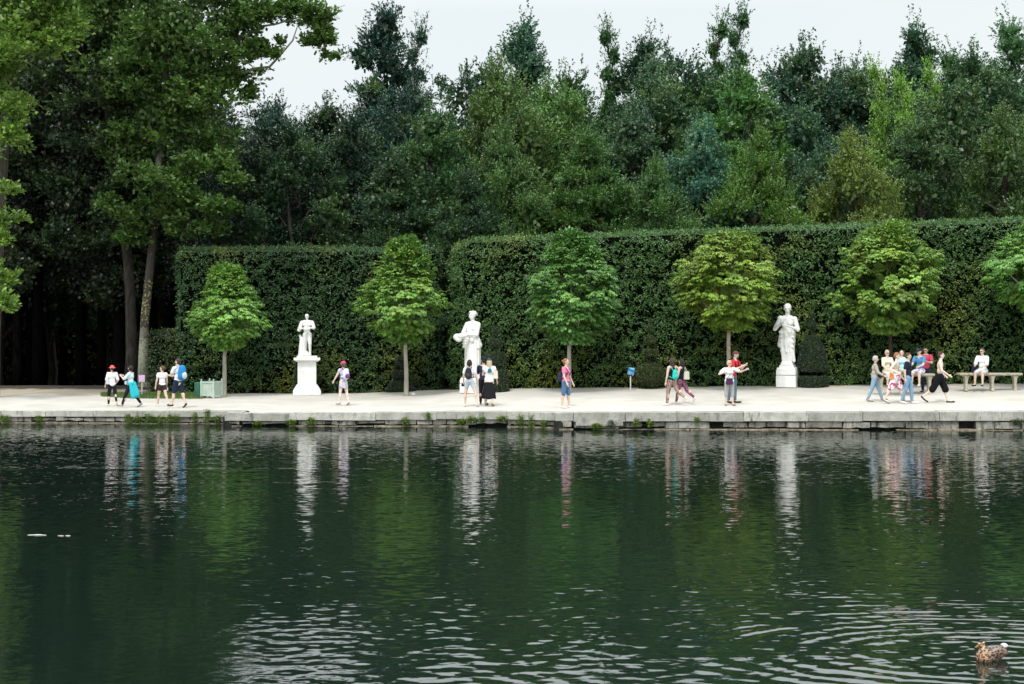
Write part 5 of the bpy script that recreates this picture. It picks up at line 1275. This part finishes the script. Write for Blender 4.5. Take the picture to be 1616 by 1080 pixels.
# ------------------------------------------------------------------ duck
def duck():
    root = empty('duck', (DUCK[0], DUCK[1], 0), math.radians(34)); root.scale = (1.12, 1.08, 1.12); tag(root, 'brown speckled female mallard floating on the water in the lower right corner', 'duck')
    # local: the breast points to -x, the tail to +x
    m = bpy.data.materials.new('duck_feathers'); m.use_nodes = True; N, L = m.node_tree.nodes, m.node_tree.links; b = N['Principled BSDF']; b.inputs['Roughness'].default_value = .8
    tc = N.new('ShaderNodeTexCoord'); mp = N.new('ShaderNodeMapping'); mp.inputs['Scale'].default_value = (.7, 1.2, 1.1); L.new(tc.outputs['Object'], mp.inputs[0])
    v = N.new('ShaderNodeTexVoronoi'); v.inputs['Scale'].default_value = 38; L.new(mp.outputs[0], v.inputs['Vector'])
    rp = N.new('ShaderNodeValToRGB'); e = rp.color_ramp.elements; e[0].position = .18; e[0].color = (.035, .022, .016, 1); e[1].position = .62; e[1].color = (.36, .27, .19, 1); e.new(.40).color = (.075, .045, .035, 1)
    L.new(v.outputs['Distance'], rp.inputs[0]); at_ = N.new('ShaderNodeAttribute'); at_.attribute_name = 'tint'
    mx = N.new('ShaderNodeMix'); mx.data_type = 'RGBA'; mx.blend_type = 'MULTIPLY'; mx.inputs[0].default_value = 1; L.new(rp.outputs[0], mx.inputs[6]); L.new(at_.outputs['Color'], mx.inputs[7])
    L.new(mx.outputs[2], b.inputs['Base Color'])
    mb = MB(); mb.ell((0, 0, .045), (.175, .098, .082)); mb.ell((-.10, 0, .04), (.095, .085, .075)); mb.ell((.05, 0, .075), (.14, .085, .065)); mb.cap((.12, 0, .075), (.235, 0, .125), .05, .016)
    mb.cap((-.125, 0, .07), (-.13, 0, .155), .052, .034); mb.ell((-.140, .0, .185), (.045, .034, .036)); mb.ell((-.155, 0, .175), (.034, .028, .028))
    o = mb.build('body', m, root, remesh=.006, smooth_it=3, disp=lambda c, n: c + n*((snoise(c.astype(float), 60, 3)*.0025)[:, None]))
    n = len(o.data.vertices); co = np.empty(n*3, np.float32); o.data.vertices.foreach_get('co', co); co = co.reshape(-1, 3)
    tint = np.ones((n, 4), np.float32); x, y, z = co.T
    tint[:, :3] = [.75, .70, .68]
    hd = (z > .10) & (x < -.08); tint[hd, :3] = [1.7, 1.7, 1.5]
    br = (x < -.10) & (z <= .10); tint[br, :3] = [1.25, 1.0, .85]
    bk = (z > .10) & (x > -.05) & (x < .15); tint[bk, :3] = [.7, .75, .95]
    tl = x > .19; tint[tl, :3] = [6, 8, 11]
    a = o.data.attributes.new('tint', 'FLOAT_COLOR', 'POINT'); a.data.foreach_set('color', tint.ravel())
    wm = m
    for sy in (1, -1):
        mw = MB(); mw.ell((.05, sy*.085, .07), (.13, .022, .05)); mw.cap((.10, sy*.075, .085), (.20, sy*.035, .105), .028, .010)
        w_ = mw.build('wing', m, root, remesh=.006, smooth_it=2); nn = len(w_.data.vertices); a = w_.data.attributes.new('tint', 'FLOAT_COLOR', 'POINT')
        tt = np.ones((nn, 4), np.float32); tt[:, :3] = [.65, .55, .55]; a.data.foreach_set('color', tt.ravel())
    dk = noisy('duck_dark_crown', (.03, .02, .018), (.07, .05, .04), 60)
    MB().ell((-.136, 0, .203), (.044, .026, .022)).build('crown_patch', dk, root, smooth=True)
    MB().cap((-.178, .020, .188), (-.115, .033, .186), .006, .007, 8).cap((-.178, -.020, .188), (-.115, -.033, .186), .006, .007, 8).build('eye_stripe', dk, root, smooth=True)
    for sy in (1, -1): MB().ell((-.158, sy*.0275, .190), (.005, .004, .005)).build('eye', pmat('duck_eye', (.005, .005, .005), .1, .6), root, smooth=True)
    mb = MB(); mb.cap((-.182, 0, .172), (-.222, 0, .160), .016, .012, 10); mb.ell((-.232, 0, .158), (.016, .016, .007)); mb.build('bill', noisy('duck_bill', (.14, .07, .03), (.28, .15, .06), 40), root, remesh=.004)
    MB().ell((.222, 0, .115), (.045, .038, .026)).build('tail_coverts', pmat('white_feathers', (.72, .70, .68), .8), root, remesh=.006)
duck()
# a pale feather scrap drifting on the left
p = at(60, 845, 4.0*F/345.0); wh = pmat('pale_debris', (.50, .48, .42), .7)
o = MB().ell((0, 0, .006), (.10, .03, .012)).ell((-.11, .01, .004), (.09, .02, .008)).ell((.09, 0, .004), (.07, .015, .007)).build('floating_feather', wh, None, smooth=True); o.location = (p[0], p[1], 0); tag(o, 'larger white feather scrap drifting on the dark water at lower left', 'feather')
o = MB().ell((0, 0, .004), (.06, .015, .006)).ell((.13, 0, .004), (.05, .02, .008)).build('floating_feather', wh, None, smooth=True); p = at(96, 846, 4.0*F/346.0); o.location = (p[0], p[1], 0); tag(o, 'smaller pale scrap trailing right of the white feather on the water', 'feather')
# ------------------------------------------------------------------ people
HAIRD = pmat('hair_dark', (.018, .014, .013), .6); HBR = pmat('hair_brown', (.10, .06, .035), .6); HRED = pmat('hair_auburn', (.28, .12, .06), .6); HBL = pmat('hair_blond', (.50, .42, .28), .6); HGR = pmat('hair_grey', (.42, .42, .43), .6)
WHITE = cl('white', (.78, .79, .80)); BLACK = cl('black', (.016, .016, .020)); NAVY = cl('navy', (.022, .030, .060)); CREAM = cl('cream', (.68, .62, .52)); PALEB = cl('pale_cyan', (.60, .74, .78)); TURQ = cl('turquoise', (.03, .42, .50))
DENIM = cl('denim', (.09, .17, .30)); JEAN = cl('jeans', (.13, .25, .38), (.22, .36, .50), 6, .3, .7); RED = cl('red', (.55, .03, .04)); PINK = cl('pink', (.75, .22, .36)); CORAL = cl('coral', (.80, .12, .12)); CRIM = cl('crimson', (.48, .06, .12)); GREYB = cl('blue_tee', (.09, .24, .42)); BEIGE = cl('beige', (.42, .38, .31)); GREY = cl('grey', (.38, .37, .36))
BROWNP = cl('brown_pattern', (.16, .09, .08), (.42, .30, .27), 28); PURP = cl('purple_pattern', (.10, .03, .06), (.30, .13, .20), 24); FLOR = cl('flowered', (.72, .70, .72), (.62, .04, .14), 9, .52, .56); PLAID = cl('plaid', (.70, .66, .70), (.34, .26, .42), 13, .48, .56); DRESS = cl('dress', (.55, .54, .60), (.38, .36, .46), 15)
SHW = pmat('shoe_white', (.70, .69, .67), .6); SHB = pmat('shoe_black', (.02, .02, .022), .6); SHG = pmat('shoe_grey', (.25, .24, .24), .6); SHBR = pmat('sandal_brown', (.22, .14, .09), .6); SHY = pmat('shoe_yellow', (.75, .60, .25), .6)

# 1 woman in a red bucket hat, walking away to the left
R1, r1 = person('woman in a coral red bucket hat, white top and black leggings walking away', 177, 641, 205, 1.56, rig=dict(sex='f', legs=((12, 4, 0), (-10, 34, -35)), arms=((6, 12, 25, 0), (-4, 14, 40, 20)), head=(8, 0)),
  top=('blouse', WHITE, dict(sleeve=.9, long=.02)), bottom=('leggings', BLACK, dict(to=1.92, g=.004)), shoe=SHY, hairs=('pony', NAVY), hat=('bucket', CORAL))
hand_bag('shoulder_bag', 'pale grey-blue shoulder bag of the woman in the red bucket hat', r1, R1, cl('pale_bag', (.55, .62, .66)), r1.pel + vec(.17, -.02, .11), (.11, .22, .17), r1.sh[0] + vec(-.03, 0, .05))
# 2 dark-haired person, jacket round the waist
R2, r2 = person('person with short dark hair and a turquoise jacket tied round the waist', 206, 643, 262, 1.60, rig=dict(sex='f', width=1.12, legs=((24, 4, 8), (-22, 14, -30)), arms=((38, 14, 88, 30), (34, 14, 92, 30)), head=(-14, 4)),
  top=('tee', PALEB, dict(sleeve=.8)), bottom=('trousers', BLACK, dict(to=1.9, g=.010)), shoe=SHG, hairs=('curly', HAIRD))
k = r2.H; mb = MB()
tie = [r2.pel + vec(.10*k*math.cos(a), .08*k*math.sin(a), .05*k) for a in np.linspace(0, 2*math.pi, 13)]
mb.tube(tie, .026*k, 8)
mbj = MB(); mbj.cap(r2.pel + vec(-.02*k, .07*k, .04*k), r2.pel + vec(.01*k, .16*k, -.22*k), .06*k, .075*k); mbj.cap(r2.pel + vec(.07*k, .03*k, .04*k), r2.pel + vec(.09*k, .11*k, -.26*k), .05*k, .06*k); mbj.cap(r2.pel + vec(-.08*k, .03*k, .03*k), r2.pel + vec(-.10*k, .06*k, -.15*k), .04*k, .03*k)
mb.v += [v for v in mbj.v]; mb.f += [tuple(i + mb.n for i in f) for f in mbj.f]; mb.n += mbj.n
mb.build('tied_jacket', TURQ, R2, remesh=.013, disp=drape_disp(.008, 14, 3))
MB().ell(r2.waist + vec(.07*k, -.085*k, -.03*k), (.05*k, .035*k, .05*k)).build('white_pouch', WHITE, R2, smooth=True)
# 3 woman in white tee and dark shorts
R3, r3 = person('woman in a white tee and dark brown shorts with her hair tied up', 256, 642, 212, 1.56, skin=SKIN, rig=dict(sex='f', legs=((18, 4, 5), (-18, 24, -40)), arms=((-4, 16, 12, 0), (8, 10, 15, 0)), head=(42, 0)),
  top=('tee', WHITE, dict(sleeve=.35)), bottom=('shorts', cl('dark_brown', (.05, .035, .035)), dict(to=.38, g=.012)), shoe=SHW, hairs=('bun', HBR))
hand_bag('small_purse', 'little white purse held by the woman in dark shorts', r3, R3, WHITE, r3.wr[1] + r3.hand[1]*.14, (.13, .07, .12), None)
# 4 man with blue backpack
R4, r4 = person('man in a white shirt and navy shorts carrying a blue hiking backpack', 281, 644, 236, 1.80, rig=dict(sex='m', legs=((14, 4, 5), (-12, 12, -30)), arms=((22, 12, 70, 20), (16, 10, 70, 25)), head=(10, 0)),
  top=('tee', WHITE, dict(sleeve=.55, long=.05, g=.018)), bottom=('shorts', NAVY, dict(to=.85, g=.02)), shoe=SHB, hairs=('short', pmat('hair_dark_brown', (.05, .03, .028), .6)))
backpack('hiking_backpack', 'bright blue hiking backpack on the man in navy shorts', r4, R4, cl('royal_blue', (.03, .22, .50)), cl('pale_roll', (.55, .62, .66)), size=(.15, .085, .25))
# 5 person in pink cap
R5, r5 = person('lone walker in a pink cap and grey patterned dress near the left-hand statue', 542, 640, 218, 1.66, skin=SKIN_P, rig=dict(sex='f', legs=((8, 4, 0), (-8, 10, -15)), arms=((28, 16, 10, 0), (14, 10, 30, 10)), head=(10, 6)),
  top=('top', DRESS, dict(sleeve=.25)), bottom=('dress', DRESS, dict(z_to=.42, r0=.088, r1=.115)), shoe=SHG, hairs=('bob', HBR), hat=('cap', cl('magenta_cap', (.70, .08, .20))))
backpack('white_backpack', 'white and purple backpack worn by the walker in the pink cap', r5, R5, cl('white_bag', (.60, .66, .72)), cl('purple', (.22, .05, .30)), size=(.13, .07, .20))
# 6 woman with dark backpack
R6, r6 = person('woman with dark bobbed hair and pale denim shorts before the middle statue', 741, 642, 168, 1.72, rig=dict(sex='f', legs=((6, 4, 0, 10), (-4, 14, -20, 22)), arms=((4, 14, 25, 0), (2, 16, 20, 0)), head=(0, 4)),
  top=('tee', WHITE, dict(sleeve=.5, g=.016)), bottom=('shorts', cl('pale_denim', (.42, .50, .56)), dict(to=.42, g=.014)), shoe=SHW, hairs=('bob', HAIRD))
backpack('black_backpack', 'small black backpack worn over the white tee before the middle statue', r6, R6, cl('charcoal', (.03, .03, .038)), cl('charcoal2', (.06, .05, .07)), size=(.125, .06, .19))
hand_bag('camera_bag', 'black camera bag hanging at the left hip of the woman with the black backpack', r6, R6, BLACK, r6.wr[0] + r6.hand[0]*.11, (.16, .12, .13), None)
# 7 woman in long skirt, 8 companion
R8, r8 = person('person in dark clothes half hidden behind the woman in the long black skirt', 763, 639, 165, 1.74, rig=dict(sex='m', legs=((6, 4, 0), (-6, 8, -10)), arms=((30, 12, 80, 20), (10, 12, 30, 0)), head=(30, 0)),
  top=('shirt', NAVY, dict(sleeve=.9)), bottom=('trousers', BLACK, dict(to=1.9, g=.012)), shoe=SHB, hairs=('short', HAIRD), hat=('cap', cl('dark_navy_cap', (.015, .018, .035))))
R7, r7 = person('woman in a dark cap, white top and long black skirt', 772, 641, 176, 1.74, rig=dict(sex='f', width=1.08, legs=((6, 4, 0), (-6, 10, -10)), arms=((20, 12, 70, 10), (6, 14, 20, 0)), head=(14, 0)),
  top=('top', WHITE, dict(sleeve=.2, long=.06, g=.020)), bottom=('skirt', BLACK, dict(z_to=.17, r0=.085, r1=.15)), shoe=SHBR, hairs=('long', HBL), hat=('cap', cl('slate_cap', (.05, .07, .09))))
hand_bag('tote_bag', 'beige tote bag on the shoulder of the woman in the long black skirt', r7, R7, CREAM, r7.waist + vec(-.24, .02, .06), (.20, .12, .30), r7.sh[1] + vec(.0, 0, .05))
hand_bag('scarf_bundle', 'teal scarf folded on the back of the woman in the long black skirt', r7, R7, cl('teal', (.03, .16, .22)), r7.chest + vec(-.03, .15, .02), (.17, .06, .15), None, cat='scarf')
# 9 woman in pink
R9, r9 = person('auburn-haired woman in a pink top and denim capri shorts walking right', 893, 644, 62, 1.78, skin=SKIN, rig=dict(sex='f', width=1.12, legs=((6, 4, 0), (-5, 4, 0)), arms=((6, 10, 20, 0), (10, 12, 18, 0)), head=(10, 0)),
  top=('tee', PINK, dict(sleeve=.5)), bottom=('capri_shorts', DENIM, dict(to=.98, g=.016)), shoe=SHW, hairs=('bun', HRED))
backpack('navy_backpack', 'navy backpack low on the back of the woman in pink', r9, R9, cl('navy_bag', (.03, .035, .075)), size=(.12, .06, .17), off=.09)
# 10, 11 two women in black tank tops
R11, r11 = person('dark-haired woman in a black tank top and purple patterned leggings', 1076, 638, 228, 1.66, rig=dict(sex='f', legs=((14, 4, 4), (-24, 30, -45)), arms=((4, 12, 20, 0), (34, 12, 110, 10)), head=(-10, 4)),
  top=('tank_top', BLACK, dict(tank=True)), bottom=('leggings', PURP, dict(to=1.88, g=.008)), shoe=SHW, hairs=('long', HAIRD))
hand_bag('cloth_bag', 'off-white cloth bag on the shoulder of the right woman in a black tank top', r11, R11, cl('offwhite', (.62, .60, .52)), r11.waist + vec(-.04, .19, .03), (.22, .14, .30), r11.sh[1] + vec(0, 0, .05))
R10, r10 = person('long-haired woman in a black tank top and brown patterned leggings', 1060, 640, 222, 1.72, rig=dict(sex='f', width=1.04, legs=((10, 4, 3), (-26, 34, -45)), arms=((2, 12, 8, 0), (10, 10, 20, 0)), head=(-10, 6)),
  top=('tank_top', BLACK, dict(tank=True)), bottom=('leggings', BROWNP, dict(to=1.88, g=.010)), shoe=SHW, hairs=('long', pmat('hair_dark_auburn', (.05, .022, .022), .6)))
backpack('drawstring_bag', 'turquoise drawstring bag of the long-haired woman in brown patterned leggings', r10, R10, cl('sea_green', (.04, .50, .42)), size=(.12, .05, .17), off=.06)
# 12, 13 the couple taking a picture
R12, r12 = person('man in a red shirt looking down behind the woman with the camera', 1156, 636, 55, 1.90, rig=dict(sex='m', lean=10, legs=((4, 4, 0), (-4, 4, 0)), arms=((20, 10, 100, 20), (14, 14, 95, 20)), head=(10, 30)),
  top=('tee', RED, dict(sleeve=.5, g=.018)), bottom=('trousers', cl('blue_grey', (.12, .17, .24)), dict(to=1.9, g=.012)), shoe=SHB, hairs=('short', pmat('hair_wine', (.10, .03, .04), .6)))
backpack('dark_backpack', 'dark backpack on the man in the red shirt', r12, R12, cl('ink', (.02, .022, .04)), size=(.12, .06, .19))
R13, r13 = person('woman in sunglasses and a white tee holding up a small camera', 1151, 640, 10, 1.62, skin=SKIN, rig=dict(sex='f', width=1.2, legs=((4, 4, 0), (-2, 4, 0)), arms=((62, 46, 48, 0), (10, 50, 135, 70)), head=(28, 0)),
  top=('tee', WHITE, dict(sleeve=.6, g=.018)), bottom=('capri_trousers', GREY, dict(to=1.25, g=.014)), shoe=SHG, hairs=('short', HBL), shades=True)
hand_bag('purple_handbag', 'dark purple handbag hanging at the hip of the woman with the camera', r13, R13, cl('plum', (.07, .03, .07)), r13.pel + vec(-.06, -.19, .02), (.27, .12, .23), r13.sh[0] + vec(-.02, -.09, .0))
o = MB().box((0, 0, 0), (.11, .04, .07)).lathe([(.025, 0), (.025, .03)], (0, 0, 0), seg=10).build('small_camera', pmat('silver_camera', (.45, .45, .45), .3, .5), None, bevel=.004)
hw = r13.wr[0] + r13.hand[0]*.13; a_ = math.radians(10); o.location = (R13.location[0] + hw[0]*math.cos(a_) - hw[1]*math.sin(a_), R13.location[1] + hw[0]*math.sin(a_) + hw[1]*math.cos(a_), R13.location[2] + hw[2]); tag(o, 'small silver camera in the raised hand of the woman in the white tee', 'camera')
# 14 grey-haired man
R14, r14 = person('grey-haired man in a beige jacket over a navy scarf and pale jeans walking right', 1380, 634, 78, 1.68, rig=dict(sex='m', lean=3, legs=((22, 4, 5), (-14, 8, -10)), arms=((2, 12, 40, 0), (18, 10, 40, 0)), head=(0, 4)),
  top=('jacket', BEIGE, dict(sleeve=1.85, long=.02, g=.020)), bottom=('jeans', cl('pale_jeans', (.24, .36, .46)), dict(to=1.92, g=.014)), shoe=SHG, hairs=('short', HGR))
k = r14.H; mb = MB(); mb.cap(r14.neck + r14.fwd*.03*k, r14.waist + r14.fwd*.075*k + r14.lx*.02*k, .035*k, .045*k); mb.cap(r14.neck - r14.lx*.04*k, r14.neck + r14.lx*.04*k, .030*k, .03*k); mb.cap(r14.waist + r14.fwd*.07*k, r14.pel + r14.fwd*.13*k + vec(0, 0, .02*k), .045*k, .03*k)
mb.build('scarf', NAVY, R14, remesh=.012)
hand_bag('folded_jacket', 'dark jacket and pale camera carried by the grey-haired man', r14, R14, NAVY, r14.wr[0] + vec(0, -.05, .06), (.12, .26, .12), None, cat='jacket')
# seated and standing at the left bench
def seat_pos(px, b, dx=0): c, top = b; d = c[1] - .05; return (wx(px, d), d, float(gz(wx(px, d), d))), top
sit = dict(legs=((84, 80, 0, 6), (82, 84, 0, 6)))
P, tp = seat_pos(1400, bA)
person('seated person in cream clothes and sunglasses on the left bench', 0, 0, 8, 1.72, pos=P, rig=dict(sex='f', sit=tp, arms=((22, 6, 42, 10), (22, 6, 42, 10)), head=(0, 4), **sit), top=('shirt', CREAM, dict(sleeve=.9)), bottom=('trousers', CREAM, dict(to=1.5, g=.014)), shoe=SHBR, hairs=('short', HBL), shades=True)
P, tp = seat_pos(1423, bA)
person('seated person in a pale aqua top on the left bench', 0, 0, -8, 1.70, pos=P, rig=dict(sex='f', sit=tp, arms=((22, 6, 46, 12), (22, 6, 46, 12)), head=(-10, 0), **sit), top=('tee', cl('aqua', (.42, .72, .74)), dict(sleeve=.5)), bottom=('shorts', BEIGE, dict(to=.8, g=.014)), shoe=SHBR, hairs=('bob', HBR))
P, tp = seat_pos(1452, bA)
R19, r19 = person('seated man in a navy cap, blue tee and plaid shorts', 0, 0, -38, 1.80, pos=P, rig=dict(sex='m', width=.94, lean=8, sit=tp, arms=((26, 6, 46, 12), (26, 6, 56, 14)), head=(-20, 18), **sit), top=('tee', GREYB, dict(sleeve=.6, g=.011)), bottom=('shorts', PLAID, dict(to=.9, g=.02)), shoe=SHW, hairs=('short', HBR), hat=('cap', cl('ink_cap', (.02, .03, .06))))
d20 = bA[0][1] + .55; x20 = wx(1461, d20)
person('man in a crimson polo and sunglasses standing behind the left bench', 0, 0, -25, 1.74, pos=(x20, d20, float(gz(x20, d20))), skin=SKIN_T, rig=dict(sex='m', width=.98, legs=((4, 4, 0), (-4, 4, 0)), arms=((26, 12, 86, 45), (14, 16, 80, 48)), head=(-10, 4)), top=('polo_shirt', CRIM, dict(sleeve=.6, g=.018)), bottom=('trousers', NAVY, dict(to=1.9, g=.014)), shoe=SHB, hairs=('short', HAIRD), shades=True)
# 15 shirtless man, flowered shorts
R15, r15 = person('shirtless reddish-haired man in white and red flowered shorts with one arm raised forward', 1413, 637, 66, 1.84, skin=SKIN_P, rig=dict(sex='m', width=1.05, lean=4, legs=((24, 6, 6), (-20, 10, -25)), arms=((-12, 12, 50, 0), (-38, 30, 100, 0)), head=(8, 6)),
  bottom=('board_shorts', FLOR, dict(to=.92, g=.030, flare=.02)), shoe=SHG, hairs=('short', HRED))
hand_bag('orange_bag', 'orange plastic bag beside the flowered shorts', r15, R15, cl('orange', (.85, .28, .08)), r15.pel + vec(-.20, .10, .02), (.10, .13, .22), None)
# 16 man in navy polo
R16, r16 = person('man in a navy polo shirt and blue jeans walking right behind the flowered shorts', 1433, 637, 58, 1.82, rig=dict(sex='m', legs=((10, 6, 0), (-6, 14, -8)), arms=((-6, 10, 12, 0), (-8, 12, 14, 0)), head=(4, 0)),
  top=('polo_shirt', cl('deep_navy', (.018, .024, .045)), dict(sleeve=.6, g=.014)), bottom=('jeans', JEAN, dict(to=1.94, g=.012)), shoe=SHW, hairs=('tousled', HBR))
# 17 shirtless man in black shorts
R17, r17 = person('shirtless slim man striding right in baggy black knee-length shorts', 1482, 636, 68, 1.90, skin=SKIN_P, rig=dict(sex='m', width=.95, lean=5, legs=((26, 14, 4), (-26, 24, -40)), arms=((-18, 14, 64, 12), (12, 10, 40, 20)), head=(6, 0)),
  bottom=('baggy_shorts', cl('deep_black', (.010, .010, .013)), dict(to=1.08, g=.035, flare=.035)), shoe=SHB, hairs=('tousled', pmat('hair_chestnut', (.08, .04, .03), .6)))
# 21 man in white on right bench
P, tp = seat_pos(1551, bB)
R21, r21 = person('man in a white shirt and pale shorts sitting alone on the right stone bench', 0, 0, -38, 1.84, skin=SKIN, pos=P, rig=dict(sex='m', width=.94, lean=6, sit=tp, arms=((22, 6, 50, 14), (24, 6, 54, 16)), head=(-6, 6), **sit), top=('shirt', cl('bright_white', (.80, .84, .86)), dict(sleeve=.9, g=.014, long=.03)), bottom=('shorts', cl('pale_shorts', (.62, .66, .66)), dict(to=.8, g=.018)), shoe=SHB, hairs=('short', HBR), shades=True)
c, tp = bB; o = MB().box((0, 0, .17), (.26, .16, .34), top=.7).ell((0, 0, .30), (.12, .08, .1)).build('dark_rucksack', NAVY, None, remesh=.015); o.location = (wx(1539, c[1]), c[1] + .05, c[2] + tp); tag(o, 'dark navy rucksack standing on the bench at the left of the man in white', 'bag')
